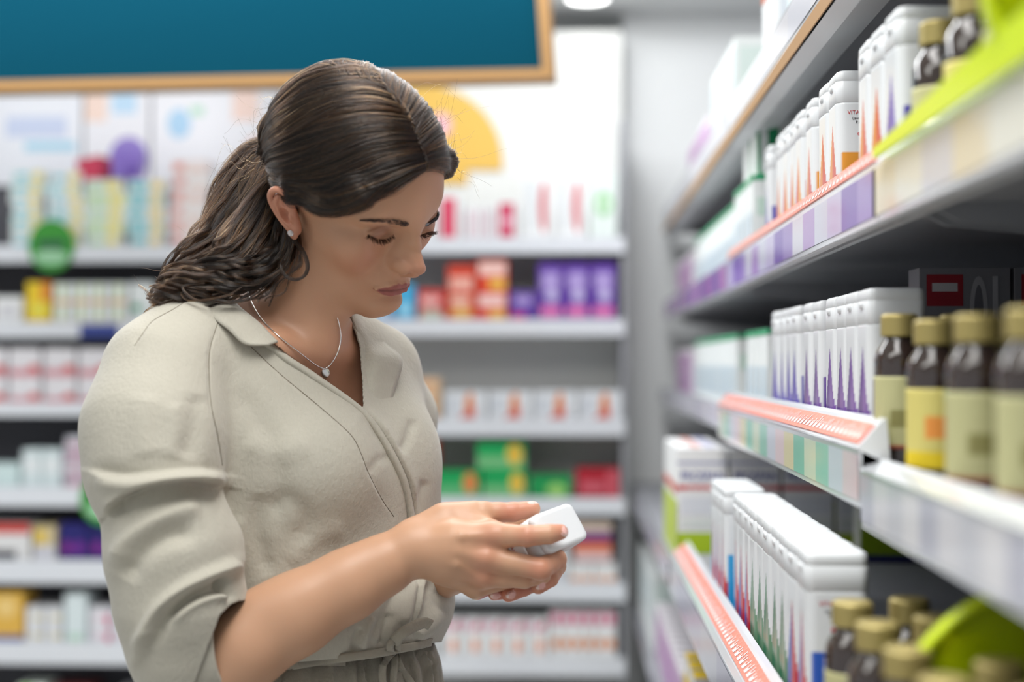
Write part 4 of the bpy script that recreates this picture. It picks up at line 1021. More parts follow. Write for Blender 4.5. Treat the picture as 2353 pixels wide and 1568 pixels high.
def shelf_up(xf, z0, z1, zf, strip=True, tickets=None, wood=False, white=False, salmon=None):
    """xf front, z0 band bottom, z1 band top, zf floor of the shelf"""
    def f(g, y0, y1):
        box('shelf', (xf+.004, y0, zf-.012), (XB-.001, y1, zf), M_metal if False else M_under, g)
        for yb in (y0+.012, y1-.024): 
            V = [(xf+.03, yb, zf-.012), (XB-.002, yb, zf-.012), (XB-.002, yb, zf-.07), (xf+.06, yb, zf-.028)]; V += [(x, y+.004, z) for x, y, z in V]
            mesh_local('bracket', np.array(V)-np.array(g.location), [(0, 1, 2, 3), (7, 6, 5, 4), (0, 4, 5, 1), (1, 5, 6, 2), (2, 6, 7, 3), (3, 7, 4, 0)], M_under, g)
        lip('price_rail', [(xf+.018, z0), (xf, z0), (xf, z1)], y0, y1, M_rail, g)
        if wood:
            lip('edge_strip', [(xf-.001, z0-.018), (xf-.001, z0-.001)], y0, y1, M_tan, g); lip('steel_channel', [(xf+.001, z0-.020), (xf+.020, z0-.026), (xf+.055, z0-.018)], y0, y1, M_metal, g)
        else: lip('steel_channel', [(xf+.002, z0-.001), (xf+.03, z0+.002), (xf+.03, z0+.012)], y0, y1, M_metal, g)
        if tickets: strip_marks('price_tickets', (xf-.0008, z0+.004), (xf-.0008, z1-.003), y0+.005, y1, tickets[0], tickets[1], g, (.02, .98), (.0, 1.0), False)
        if strip:
            (xo, zo), (xi, zi) = strip
            lip('ticket_strip', [(xf, z1), (xo, zo), (xi, zi), (xi+.004, zi+.003), (xi+.007, zf)], y0, y1, M_rail, g, True)
            if salmon != 0:
                e = .0012; lip('salmon_strip', [(xo+.1*(xi-xo)-e, zo+.1*(zi-zo)+e*.6), (xo+.86*(xi-xo)-e, zo+.86*(zi-zo)+e*.6)], y0+.01, y1-.004, M_salmon, g)
                strip_marks('ticket_print', (xo-e*1.4, zo+e), (xi-e*1.4, zi+e), y0+.012, y1-.01, .020, [(252, 246, 242)], g)
    return f
PUR = [(150, 130, 196), (120, 96, 180), (196, 190, 222), (206, 210, 226), (176, 150, 204), (212, 214, 226)]
GRN = [(226, 206, 214), (208, 214, 228), (150, 206, 190), (208, 222, 200), (134, 200, 180), (222, 214, 176)]
LAV = [(196, 196, 212), (188, 188, 206), (204, 206, 216)]
WHT = [(226, 226, 230), (206, 208, 216), (220, 220, 226), (188, 190, 204)]
PNK = [(186, 130, 190), (120, 90, 170), (170, 110, 180), (110, 84, 160)]
s1 = shelf_up(XF, 1.757, 1.805, 1.765, strip=None, wood=True, tickets=(.16, [(224, 226, 236), (232, 232, 238)]))
s2 = shelf_up(XF, 1.500, 1.549, 1.525, strip=((XF, 1.550), (XF+.006, 1.567)), tickets=(.075, PUR))
s2n = shelf_up(XF, 1.500, 1.549, 1.525, strip=((XF, 1.550), (XF+.006, 1.567)), tickets=(.085, [(206, 208, 216), (226, 226, 214), (222, 214, 190)]), salmon=0)
s2f = shelf_up(XF, 1.500, 1.549, 1.518, strip=None, tickets=(.12, PNK))
s3 = shelf_up(.245, 1.258, 1.306, 1.294, strip=((.243, 1.309), (.262, 1.330)), tickets=(.07, GRN))
s3n = shelf_up(.245, 1.243, 1.290, 1.286, strip=((.243, 1.291), (.258, 1.296)), tickets=(.05, WHT), salmon=0)
s3f = shelf_up(.25, 1.270, 1.315, 1.294, strip=None, tickets=(.1, LAV))
s4 = shelf_up(.166, 1.000, 1.060, 1.064, strip=((.170, 1.066), (.191, 1.083)), tickets=(.2, LAV))
s4f = shelf_up(.166, 1.000, 1.050, 1.050, strip=None, tickets=(.15, LAV))
s5 = shelf_up(.17, .700, .745, .74, strip=None, tickets=(.15, LAV)); s6 = shelf_up(.17, .38, .42, .42, strip=None); 
gN = gondola(.20, 1.21, [s1, s2n, s3n, s4, s5, s6], 'nearest bay of the white right-hand shelving, cut by the right edge', 0)
gM = gondola(1.21, 2.37, [s1, s2, s3, s4, s5, s6], 'middle bay of the right-hand shelving with salmon ticket strips on its edges', 0)
gF = gondola(2.37, 3.95, [s1, s2f, s3f, s4f, s5, s6], 'far bay of the right-hand shelving beside the white wall', 0)
# ------------------------------------------------------------------ back shelving
YF, YBK = 3.70, 3.93
SB = F_PX/YF
def bx(px): return (px-1310)/SB
def bz(py): return 1.38+(835-py)/SB
def back_unit(x0, x1, levels, label, m_back, top=None):
    g = empty('shelf_unit', ((x0+x1)/2, (YF+YBK)/2, 0)); zt = 2.30
    box('back_panel', (x0+.003, YBK, 0), (x1-.003, YBK+.012, zt), m_back, g)
    for x in (x0+.002, x1-.014): box('side_panel', (x, YF+.004, 0), (x+.012, YBK-.001, 2.02 if x0 > -.8 else zt), M_under, g)
    for lo_, hi_ in levels:
        z1, z0 = bz(lo_), bz(hi_)
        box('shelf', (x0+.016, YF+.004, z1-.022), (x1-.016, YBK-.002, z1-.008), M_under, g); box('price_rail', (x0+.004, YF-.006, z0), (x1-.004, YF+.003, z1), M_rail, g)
    tag(g, label, 'shelving'); return g
RL = [(546, 582), (734, 772), (962, 1002), (1143, 1182), (1336, 1380), (1508, 1550)]
LL = [(560, 600), (738, 776), (926, 958), (1122, 1168), (1292, 1346), (1482, 1534)]
XSPL = bx(655)
ur = back_unit(XSPL, .146, RL+[(1700, 1745), (1900, 1945)], 'right bay of the back-wall shelving beside the white pillar', M_back)
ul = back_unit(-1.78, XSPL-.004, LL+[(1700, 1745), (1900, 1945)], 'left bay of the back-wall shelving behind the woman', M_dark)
def ord_(i): return ORD[i] if i < len(ORD) else str(i)
def spread(x0, x1, n, y_base, h_px, col, patches, fmt, group, cat='box', name='medicine_carton', dep=.10, yoff=.012, rz=0, start=0, gap=.06, z=None):
    """a row of n cartons between two places on a back shelf, standing on the edge seen at y_base"""
    wpx = (x1-x0)/n; w_ = wpx/SB*(1-gap); h_ = h_px/SB; me = carton_mesh(name, w_, dep, h_, col, patches); out = []
    for i in range(n):
        c = (x0+x1)/2-0 if n == 1 else x0+wpx*(i+.5)
        out.append(put(me, name, (bx(c), YF+yoff+dep/2, (bz(y_base) if z is None else z)-.008), rz+rg2.normal(0, .012), fmt.format(o=ORD[min(i+start, 19)]), cat, group))
    return out
# ------------------------------------------------------------------ goods on the back wall, right bay
W_ = (238, 240, 240)
def zt(o, n=None): me = o.data; return o.location.z+max(v.co.z for v in me.vertices)+.0006
# shelf 1 (top): white packs with crimson
spread(1005, 1060, 1, 546, 106, W_, [('f', .1, .75, .05, .95, (214, 60, 96))], 'white carton with a crimson column printed on it, beside the woman\'s forehead', None)
spread(1062, 1136, 3, 546, 84, W_, [('f', .3, .7, .1, .85, (206, 170, 184))], '{o} small white carton with faint pink stripes, counted from the forehead, top back shelf', 'pink striped cartons')
spread(1136, 1192, 1, 546, 92, W_, [('f', .15, .8, .1, .95, (200, 30, 84)), ('f', .3, .7, .4, .62, (232, 180, 196))], 'squat carton with a solid crimson block, top back shelf', None)
spread(1196, 1350, 2, 546, 160, W_, [('f', .55, .86, .12, .86, (200, 26, 56), 'leaf'), ('f', .1, .4, .15, .9, (222, 226, 228))], '{o} tall white carton with a crimson leaf shape, top back shelf', 'tall crimson leaf cartons')
spread(1352, 1420, 1, 546, 158, (226, 236, 232), [('f', .2, .82, .36, .72, (150, 206, 150), 'o'), ('f', .36, .64, .46, .62, (226, 240, 226), 'o')], 'tall pale carton with a round green emblem, end of the top back shelf', None)
# round yellow poster behind
V = []; cx_, cz_, r_ = bx(975)*YBK/YF, 1.38+(835-372)/(F_PX/(YBK-.01)), .215
a_ = np.linspace(-.10, math.pi-.3, 48); V = [(cx_+r_*math.cos(t_), YBK-.004, cz_+r_*1.0*math.sin(t_)) for t_ in a_]; V = [(cx_-r_, YBK-.004, cz_-.06), (cx_+r_*.55, YBK-.004, cz_-.06), (cx_+r_*.55, YBK-.004, cz_-.02)]+V
V2 = [(x, y-.003, z) for x, y, z in V]; n_ = len(V)
M_yel = mat('yellow_poster', srgb(228, 184, 84), .6); po = mesh_local('round_poster', V+V2, [tuple(range(n_)), tuple(range(n_, 2*n_))[::-1]]+[(i, (i+1) % n_, n_+(i+1) % n_, n_+i) for i in range(n_)], M_yel, None)
tag(po, 'large round yellow poster on the back wall behind the woman\'s head', 'poster')
q_ = [(cx_+.03*math.cos(t_)+.045, YBK-.009, cz_+.105+.035*math.sin(t_)) for t_ in np.linspace(0, 6.28, 24, endpoint=False)]; mesh_local('pink_dot', q_, [tuple(range(24))], mat('pink_print', srgb(244, 184, 190), .6), po)
# shelf 2: blue, red, orange, purple
spread(905, 952, 1, 734, 88, (70, 176, 224), [('f', .1, .9, .2, .5, (150, 214, 240))], 'sky-blue carton under the woman\'s chin, second back shelf', None)
spread(955, 1022, 1, 734, 76, (206, 44, 40), [('f', .1, .9, .1, .4, (190, 196, 180)), ('f', .1, .8, .55, .8, (240, 190, 186))], 'low red carton with a grey-green foot, second back shelf', None)
r1 = spread(1024, 1092, 1, 734, 66, (216, 74, 40), [('f', .1, .9, .14, .5, (230, 190, 110), 'o'), ('f', .1, .8, .6, .9, (244, 200, 180))], 'lower orange carton of the stack beside the low red one', None)
spread(1024, 1092, 1, 734, 66, (214, 66, 40), [('f', .1, .9, .1, .6, (240, 176, 160))], 'upper orange carton of the stack beside the low red one', None, z=zt(r1[0])+.008)
r1 = spread(1093, 1166, 1, 734, 72, (222, 62, 40), [('f', .05, .95, .5, .9, (246, 206, 200)), ('f', .4, .95, .05, .4, (232, 180, 80))], 'lower red and yellow carton stacked next to the dark gap', None)
spread(1093, 1166, 1, 734, 74, (224, 66, 38), [('f', .05, .95, .5, .9, (246, 206, 196)), ('f', .4, .95, .05, .4, (236, 186, 80))], 'upper red and yellow carton stacked next to the dark gap', None, z=zt(r1[0])+.008)
spread(1168, 1232, 1, 734, 72, (92, 54, 160), [('f', .2, .8, .55, .85, (170, 150, 210)), ('f', .05, .6, .05, .3, (206, 60, 130))], 'low purple carton with a magenta corner, second back shelf', None)
spread(1234, 1416, 3, 734, 136, (96, 56, 164), [('f', .15, .85, .55, .85, (176, 156, 216)), ('f', .3, .8, .35, .55, (200, 190, 230), 'o'), ('f', .1, .9, .10, .28, (226, 120, 180))], '{o} tall purple carton from the left, second back shelf', 'tall purple cartons')
# shelf 3: ticket row and leaf boxes
for k in range(4):
    spread(958, 1010, 1, 962, 24, (232, 206, 172), [('f', .1, .9, .3, .7, (226, 160, 110))], ['lowest', 'second', 'third', 'topmost'][k]+' flat peach carton in the small pile by the blouse shoulder', None, z=bz(962)+k*.0285)
spread(1016, 1432, 4, 962, 70, (226, 230, 234), [('f', .48, .76, .05, .95, (226, 130, 50), 'leaf'), ('f', .30, .72, .05, .55, (214, 80, 60), 'tri'), ('f', .08, .3, .3, .8, (206, 212, 220))], '{o} long white carton with an orange flame, third back shelf', 'orange flame cartons')
# shelf 4: green
spread(962, 1000, 1, 1143, 68, (20, 140, 76), [], 'dark green carton half hidden by the blouse, fourth back shelf', None)
spread(962, 1004, 1, 1143, 64, (226, 96, 60), [], 'orange-topped carton above the half-hidden green one', None, z=bz(1143)+.082)
g_p = [('f', .0, 1.0, .12, .5, (120, 190, 130)), ('f', .62, .95, .2, .95, (230, 190, 70), 'o')]
spread(998, 1104, 1, 1143, 66, (16, 164, 88), [('f', .0, 1.0, .12, .5, (100, 186, 126)), ('f', .62, .92, .2, .95, (226, 130, 70), 'o')], 'green carton with an orange drop, left of the green stack', None)
r1 = spread(1106, 1212, 1, 1143, 66, (16, 164, 88), g_p, 'lower green carton with a yellow drop, in the green stack', None)
r2 = spread(1090, 1208, 1, 1143, 66, (18, 170, 92), g_p, 'upper green carton with a yellow drop, in the green stack', None, z=zt(r1[0])+.008)
spread(1214, 1314, 1, 1143, 56, (20, 150, 80), [('f', .4, .9, .1, .7, (150, 206, 110), 'o')], 'low green carton with a lime drop, fourth back shelf', None)
spread(1320, 1424, 1, 1143, 72, (178, 28, 48), [('f', .72, .99, .08, .95, (206, 90, 104)), ('f', .1, .66, .25, .6, (206, 96, 110))], 'crimson carton at the right end of the fourth back shelf', None)
# shelf 5: small mixed packs, hidden mostly by the bottle
spread(1310, 1416, 4, 1336, 46, W_, [('f', .1, .9, .15, .4, (236, 170, 130))], '{o} white pack with a peach band, from the left on the fifth back shelf', 'peach band packs')
for k, c in enumerate([(230, 200, 200), (226, 120, 80), (120, 60, 130), (226, 206, 190)]):
    spread(1316, 1406, 1, 1336, 22, c, [], ['pale', 'orange', 'plum', 'cream'][k]+' flat packet in the pile on the peach band packs', None, z=bz(1336)+.058+k*.0262)
spread(1050, 1306, 5, 1336, 84, (226, 230, 232), [('f', .2, .8, .1, .4, (206, 206, 214))], '{o} plain pale carton from the left behind the hands, fifth back shelf', 'plain pale cartons')
# shelf 6
spread(1012, 1260, 5, 1508, 92, W_, [('f', .3, .85, .72, .98, (196, 30, 100), 'tri'), ('f', .4, .75, .15, .5, (236, 150, 110), 'o'), ('f', .0, .3, .7, .95, (232, 190, 208))], '{o} white carton with a magenta corner and orange dot, lowest back shelf', 'magenta corner cartons')
spread(1262, 1416, 6, 1508, 112, W_, [('f', .15, .85, .70, .95, (214, 110, 146)), ('f', .15, .85, .22, .42, (232, 150, 96))], '{o} narrow white carton with pink top and orange band, lowest back shelf', 'pink and orange banded cartons')
spread(1060, 1300, 3, 1700, 60, (96, 40, 40), [('f', .1, .9, .3, .7, (150, 70, 60))], '{o} dark red carton from the left on the shelf at the foot of the photo', 'dark red cartons')
# ------------------------------------------------------------------ goods on the back wall, left bay
def pile(x0, x1, y, n, h, cols, patches, fmt, grp, wob=8):
    z = bz(y)
    for k in range(n):
        o = spread(x0+rg2.uniform(-wob, wob), x1+rg2.uniform(-wob, wob), 1, y, h, cols[k % len(cols)], patches, fmt.format(o=ORD[k]), grp, z=z)[0]; z = zt(o)+.008
TE = [('f', .62, .9, .15, .85, (240, 222, 140)), ('f', .1, .5, .3, .7, (150, 214, 226))]
pile(0, 78, 560, 7, 26, [(226, 236, 236), (236, 238, 234), (214, 230, 226)], TE, '{o} flat pale pack up the pile at the far left, top back shelf', 'pale packs, far left')
pile(82, 176, 560, 6, 30, [(224, 240, 240), (236, 238, 240)], TE, '{o} flat aqua pack up the second pile, top back shelf', 'aqua packs, second pile')
pile(180, 272, 560, 5, 32, [(232, 238, 236), (226, 238, 214)], [('f', .55, .9, .15, .85, (240, 226, 130)), ('f', .05, .5, .2, .6, (180, 220, 170))], '{o} flat lime pack up the third pile, top back shelf', 'lime packs, third pile')
pile(276, 368, 560, 5, 32, [(236, 238, 240), (206, 226, 232)], [('f', .6, .9, .15, .85, (236, 214, 140)), ('f', .05, .5, .2, .8, (120, 200, 206))], '{o} flat teal-striped pack up the fourth pile, top back shelf', 'teal packs, fourth pile')
pile(372, 470, 560, 6, 34, [(240, 238, 238), (238, 226, 224)], [('f', .05, .35, .3, .75, (226, 140, 130)), ('f', .4, .95, .1, .3, (240, 206, 190))], '{o} flat pink-tipped pack up the fifth pile, top back shelf', 'pink-tipped packs, fifth pile')
pile(474, 640, 560, 5, 36, [(232, 238, 244)], [('f', .1, .5, .2, .7, (130, 180, 226))], '{o} flat blue-marked pack up the pile behind the hair, top back shelf', 'blue packs behind the hair')
# posters above the left bay
def poster(x0, x1, y0, y1, col, patches, label):
    s = F_PX/(YBK-.01); X0, X1 = (x0-1310)/s, (x1-1310)/s; Z0, Z1 = 1.38+(835-y1)/s, 1.38+(835-y0)/s
    me = carton_mesh('poster', X1-X0, .006, Z1-Z0, col, patches, .0003); put(me, 'poster', ((X0+X1)/2, YBK-.005, Z0), 0, label, 'poster')
poster(-130, 170, 150, 420, (240, 242, 248), [('f', .40, .88, .42, .60, (206, 216, 240)), ('f', .55, .95, .30, .38, (176, 220, 240)), ('f', .78, .92, .84, .99, (244, 190, 226))], 'white poster with faded blue lettering at the far left above the shelves')
poster(176, 330, 150, 420, (242, 242, 246), [('f', .0, .34, .55, .98, (248, 222, 208)), ('f', .42, .80, .62, .98, (196, 226, 248)), ('f', .38, .98, .02, .42, (150, 130, 206), 'o'), ('f', .0, .35, .02, .25, (208, 70, 100), 'o')], 'white poster with a purple and a crimson shape, left of the woman')
poster(336, 640, 150, 420, (244, 244, 248), [('f', .62, .82, .55, .98, (250, 222, 210)), ('f', .12, .30, .40, .66, (180, 216, 242), 'o'), ('f', .30, .40, .60, .68, (190, 230, 206)), ('f', .72, .9, .18, .42, (248, 216, 210), 'o')], 'white poster with pale blue and peach shapes behind the hair')
# a purple and a crimson carton leaning at odd angles on the piles
o = spread(232, 300, 1, 560, 62, (140, 116, 200), [('f', .5, .95, .1, .5, (110, 84, 170))], 'purple carton tilted on top of the lime and teal packs', None, z=bz(395), dep=.06)[0]; o.rotation_euler = (0, math.radians(8), .1)
o = spread(160, 226, 1, 560, 52, (206, 62, 92), [], 'crimson carton tilted beside the purple one', None, z=bz(398), dep=.06)[0]; o.rotation_euler = (0, math.radians(-9), -.2)
# round green shelf talkers
M_grn = mat('green_talker', srgb(56, 150, 50), .5)
def talker(x, y, label):
    t_ = empty('shelf_sign', (bx(x), YF-.012, bz(y))); a = np.linspace(0, 2*math.pi, 36, endpoint=False); r = 54/SB
    V = [(r*math.cos(q), -.0, r*1.12*math.sin(q)*(1.0)) for q in a]; V += [(x_, .004, z_) for x_, y_, z_ in V]
    mesh_local('sign_disc', V, [tuple(range(36))[::-1], tuple(range(36, 72))]+[(i, (i+1) % 36, 36+(i+1) % 36, 36+i) for i in range(36)], M_grn, t_)
    flat('dark_field', [(-.036, -.001, -.004), (.036, -.001, -.004), (.036, -.001, .014), (-.036, -.001, .014)], mat('dark_field_ink', srgb(40, 84, 70), .5), t_)
    q_ = [(.046*math.cos(q), -.0014, -.030+.019*math.sin(q)) for q in a]; mesh_local('pale_field', q_, [tuple(range(36))[::-1]], mat('pale_green_ink', srgb(160, 210, 170), .5), t_)
    tag(t_, label, 'sign')
talker(104, 562, 'round green sign on the edge of the top left back shelf'); talker(228, 1150, 'round green sign beside the sleeve, lower left')
# second left shelf
spread(-40, 30, 1, 738, 66, W_, [('f', .2, .8, .3, .7, (214, 214, 220))], 'low white carton at the far left, second shelf', None)
spread(36, 96, 1, 738, 100, (240, 206, 50), [('f', .6, 1, .55, 1, (230, 140, 60)), ('f', .2, .8, .2, .5, (236, 226, 90))], 'tall yellow carton on the second left shelf', None)
for c_ in range(4):
    z = bz(738)
    for k in range(2):
        o = spread(102+c_*44, 144+c_*44, 1, 738, 48, (232, 238, 236), [('f', .0, 1, .0, .18, (232, 180, 140)), ('f', .35, .6, .2, .95, (206, 222, 170))], ['lower', 'upper'][k]+' white pack with a peach foot, '+ORD[c_]+' from the yellow carton', 'white packs with peach feet', z=z)[0]; z = zt(o)+.008
spread(282, 340, 1, 738, 98, (232, 238, 238), [('f', .05, .5, .3, .5, (40, 150, 110), 'o')], 'tall white carton with a green drop, by the hair ends', None)
spread(346, 640, 5, 738, 90, (214, 216, 220), [('f', .1, .9, .3, .6, (190, 196, 204))], '{o} grey-white carton behind the shoulder, second left shelf', 'grey-white cartons behind the shoulder')
box('blue_ticket', (bx(172), YF-.012, bz(775)), (bx(262), YF-.0065, bz(745)), mat('navy_ticket', srgb(44, 62, 140), .5), ul)
# third left shelf: stacked white and red
for c_ in range(5):
    z = bz(926)
    for k in range(2):
        x = -86+c_*82; o = spread(x, x+78, 1, 926, 66, (230, 228, 232), [('f', .0, 1, .0, .28, (214, 150, 160)), ('f', .62, .98, .18, .42, (212, 72, 64), 'o')], ['lower', 'upper'][k]+' white and rose carton, '+ORD[c_]+' column from the left, third left shelf', 'white and rose cartons', z=z)[0]; z = zt(o)+.008
spread(66, 220, 1, 926, 22, (170, 60, 96), [], 'flat crimson strip pack lying before the rose cartons', None, dep=.02, yoff=-.0) if False else None
# fourth left shelf
spread(-60, 24, 1, 1122, 58, (206, 226, 226), [], 'low aqua carton at the far left, fourth shelf', None)
spread(28, 124, 2, 1122, 92, (212, 226, 228), [('f', .1, .9, .4, .8, (228, 234, 236))], '{o} pale aqua carton from the left, fourth shelf', 'pale aqua cartons')
pile(128, 196, 1122, 4, 30, [(190, 176, 190), (206, 206, 214)], [('f', .1, .9, .2, .5, (206, 150, 170))], '{o} flat mauve pack up the pile near the sleeve', 'mauve packs near the sleeve')
# fifth left shelf
spread(-60, 52, 1, 1292, 88, (226, 226, 226), [('f', 0, 1, .75, 1, (206, 60, 50)), ('f', .1, .7, .0, .3, (60, 60, 70))], 'white carton with a red top, far left, fifth shelf', None)
spread(56, 112, 1, 1292, 84, (206, 190, 150), [('f', .0, 1, .0, .45, (206, 206, 214)), ('f', .1, .5, .5, .9, (230, 196, 70))], 'buff carton beside the navy ones, fifth shelf', None)
spread(116, 256, 2, 1292, 90, (36, 34, 110), [('f', .12, .45, .2, .55, (130, 40, 140), 'o'), ('f', .55, .9, .2, .55, (120, 44, 150), 'o'), ('f', .0, 1, .0, .06, (20, 100, 170))], '{o} navy carton with purple rosettes beside the sleeve', 'navy cartons')
# sixth left shelf
spread(-50, 36, 1, 1482, 120, (226, 180, 80), [('f', .2, .8, .5, .9, (240, 206, 130), 'o'), ('f', 0, 1, 0, .15, (60, 80, 160))], 'tall golden carton at the far left, sixth shelf', None)
for c_ in range(2):
    z = bz(1482)
    for k in range(2):
        x = 40+c_*44; o = spread(x, x+42, 1, 1482, 42, (224, 226, 230), [('f', .4, .95, .3, .55, (226, 216, 170))], ['lower', 'upper'][k]+' white pack with a buff stripe, '+ORD[c_]+' from the golden carton', 'buff stripe packs', z=z)[0]; z = zt(o)+.008
spread(130, 184, 1, 1482, 116, (220, 232, 234), [('f', .2, .8, .05, .2, (190, 220, 200))], 'tall pale blue carton on the sixth left shelf', None)
for c_ in range(2):
    z = bz(1482)
    for k in range(2):
        x = 190+c_*54; o = spread(x, x+52, 1, 1482, 42, (226, 226, 232), [('f', .3, 1, .3, .55, (232, 206, 216)), ('f', .8, 1, .0, .6, (220, 60, 120))], ['lower', 'upper'][k]+' white pack with a pink stripe, '+ORD[c_]+' from the pale blue carton', 'pink stripe packs', z=z)[0]; z = zt(o)+.008
spread(20, 90, 1, 1700, 120, (226, 236, 226), [('f', .1, .5, .6, 1, (150, 200, 90))], 'white and lime carton at the bottom left corner', None)
spread(100, 200, 1, 1700, 120, (90, 36, 36), [], 'dark maroon carton at the bottom left corner', None)
spread(250, 340, 1, 1700, 110, (214, 216, 220), [], 'grey carton under the sleeve at the photo\'s foot', None)
# goods that stand behind the woman
spread(660, 1000, 4, 546, 100, W_, [('f', .2, .8, .2, .8, (226, 190, 200))], '{o} white and rose carton behind the woman\'s head, top right-bay shelf', 'cartons behind the head')
spread(662, 902, 3, 734, 80, (70, 140, 200), [('f', .1, .9, .2, .5, (190, 220, 240))], '{o} blue carton behind the woman\'s jaw, second right-bay shelf', 'blue cartons behind the jaw')
spread(662, 950, 3, 962, 64, (226, 228, 232), [('f', .48, .76, .05, .95, (226, 130, 50), 'leaf')], '{o} long white carton hidden behind the chest, third right-bay shelf', 'long cartons behind the chest')
spread(662, 950, 3, 1143, 64, (16, 150, 84), [('f', .62, .92, .2, .95, (230, 180, 70), 'o')], '{o} green carton hidden behind the blouse, fourth right-bay shelf', 'green cartons behind the blouse')
spread(662, 1040, 5, 1336, 84, (226, 230, 232), [('f', .2, .8, .1, .4, (206, 206, 214))], '{o} pale carton hidden behind the waist, fifth right-bay shelf', 'pale cartons behind the waist')
spread(662, 1005, 5, 1508, 92, W_, [('f', .3, .85, .72, .98, (196, 30, 100), 'tri')], '{o} white and magenta carton behind the hips, lowest right-bay shelf', 'magenta cartons behind the hips')
spread(336, 640, 4, 926, 66, (230, 228, 232), [('f', .0, 1, .0, .28, (214, 150, 160))], '{o} rose-footed carton behind the sleeve, third left shelf', 'rose-footed cartons behind the sleeve')
spread(206, 640, 5, 1122, 80, (206, 222, 226), [('f', .1, .9, .4, .8, (228, 234, 236))], '{o} aqua carton behind the sleeve, fourth left shelf', 'aqua cartons behind the sleeve')
spread(262, 640, 5, 1292, 84, (50, 60, 130), [('f', .12, .45, .2, .55, (130, 60, 150), 'o')], '{o} navy carton behind the sleeve, fifth left shelf', 'navy cartons behind the sleeve')
spread(306, 640, 5, 1482, 90, (226, 226, 232), [('f', .3, 1, .3, .55, (232, 206, 216))], '{o} pink-striped carton behind the sleeve, sixth left shelf', 'pink-striped cartons behind the sleeve')
# ------------------------------------------------------------------ goods on the right-hand gondola
def rowb(z, x, ys, kinds, fmt, grp, dx=.002, printed=()):
    for i, y in enumerate(ys):
        white_bottle((x+HX+rg2.uniform(0, dx), y, z), rg2.normal(0, .02), kinds[i % len(kinds)], fmt.format(o=ORD[min(i, 19)]), grp, printed=(i in printed))
# fourth shelf: the long row (nearest is the first)
SP_ = .0560
ys4 = [1.245+SP_*i for i in range(13)]
k4 = ['blue', 'blue', 'green', 'green', 'green', 'green', 'green', 'blue', 'blue', 'cyan', 'cyan', 'cyan', 'cyan']
for i, y in enumerate(ys4):
    far = i >= 10
    white_bottle((.199+HX+rg2.uniform(0, .002)-(.004 if far else 0), y+(.05 if far else 0), 1.0645), rg2.normal(0, .015), k4[i], 'white {} bottle, {} from the near end of the long row below'.format({'blue': 'blue-flamed', 'green': 'green-flamed', 'cyan': 'sky-blue-backed'}[k4[i]], ORD[i]), 'long row of white bottles', printed=(i == 0))
# third shelf: three groups
rowb(1.2945, .272, [1.345+.0555*i for i in range(4)], ['purple'], '{o} purple-flamed white bottle from the brown bottles, middle shelf', 'purple-flamed bottles, middle shelf')
rowb(1.2945, .272, [1.60, 1.656], ['purple'], '{o} of the two purple-flamed bottles in the middle pair, middle shelf', 'middle pair', printed=(0,))
rowb(1.2945, .272, [1.745+.0555*i for i in range(4)], ['violet'], '{o} violet-backed white bottle of the far group, middle shelf', 'violet-backed bottles', printed=(0,))
# second shelf
rowb(1.5255, .272, [1.225], ['violet'], 'tall white violet-backed bottle beside the brown ones, upper shelf', None)
rowb(1.5255, .272, [1.285, 1.341], ['orange'], '{o} orange-backed white bottle from the near end, upper shelf', 'orange-backed bottles, near run', printed=(0,))
rowb(1.5255, .272, [1.490, 1.546, 1.635], ['orange'], '{o} orange-backed bottle of the sharp group, upper shelf', 'orange-backed bottles, sharp group', printed=(0, 2))
rowb(1.5255, .272, [1.710, 1.766, 1.822, 1.878], ['red'], '{o} red-flamed white bottle past the orange ones, upper shelf', 'red-flamed bottles, upper shelf')
rowb(1.5255, .272, [1.985], ['violet'], 'far violet-backed bottle beside the green-framed cartons', None)
# amber bottles with gold caps
def lathe(name, prof, m, n=36, tone=None):
    a = np.linspace(0, 2*math.pi, n, endpoint=False); V = [(r*math.cos(t_), r*math.sin(t_), z) for r, z in prof for t_ in a]
    F = [(i*n+j, i*n+(j+1) % n, (i+1)*n+(j+1) % n, (i+1)*n+j) for i in range(len(prof)-1) for j in range(n)]+[tuple(range(n))[::-1], tuple((len(prof)-1)*n+j for j in range(n))]
    me = bpy.data.meshes.new(name); me.from_pydata(V, [], F); me.polygons.foreach_set('use_smooth', [True]*(len(F)-2)+[False]*2); me.materials.append(m)
    if tone:
        c = me.color_attributes.new('tone', 'FLOAT_COLOR', 'POINT'); cc = np.ones((len(V), 4), np.float32); cc[:, :3] = [srgb(*tone(*v)) for v in V]; c.data.foreach_set('color', cc.ravel())
    return me
R_ = .0215
G_ME = lathe('glass_body', [(R_-.003, 0), (R_, .003), (R_, .088), (R_-.002, .096), (R_-.007, .103), (.0125, .108), (.0125, .114)], M_amber)
CAP_ME = lathe('gold_cap', [(.0155, .1085)]+[(.0158+.0004*(i % 2), .109+i*.0012) for i in range(14)]+[(.0155, .1265), (.0135, .128)], M_gold)
M_label = mat('paper_label', 'tone', .5, .4)
def ltone(kind):
    def f(x, y, z):
        if kind == 'yellow':
            if z < .026: return (232, 204, 40)
            if abs(z-.045) < .009 and y < 0 and abs(x+.004) < .009: return (232, 150, 70)
            if z > .066 and x > 0: return (196, 214, 150)
            return (216, 204, 120)
        if z < .016: return (168, 90, 70)
        if .03 < z < .045 and y < 0 and abs(x) < .012: return (140, 136, 84)
        return (190, 188, 140)
    return f
L_ME = {k: lathe('paper_label', [(R_+.0003, z) for z in np.linspace(.012, .074, 26)], M_label, 48, ltone(k)) for k in ('yellow', 'cream')}
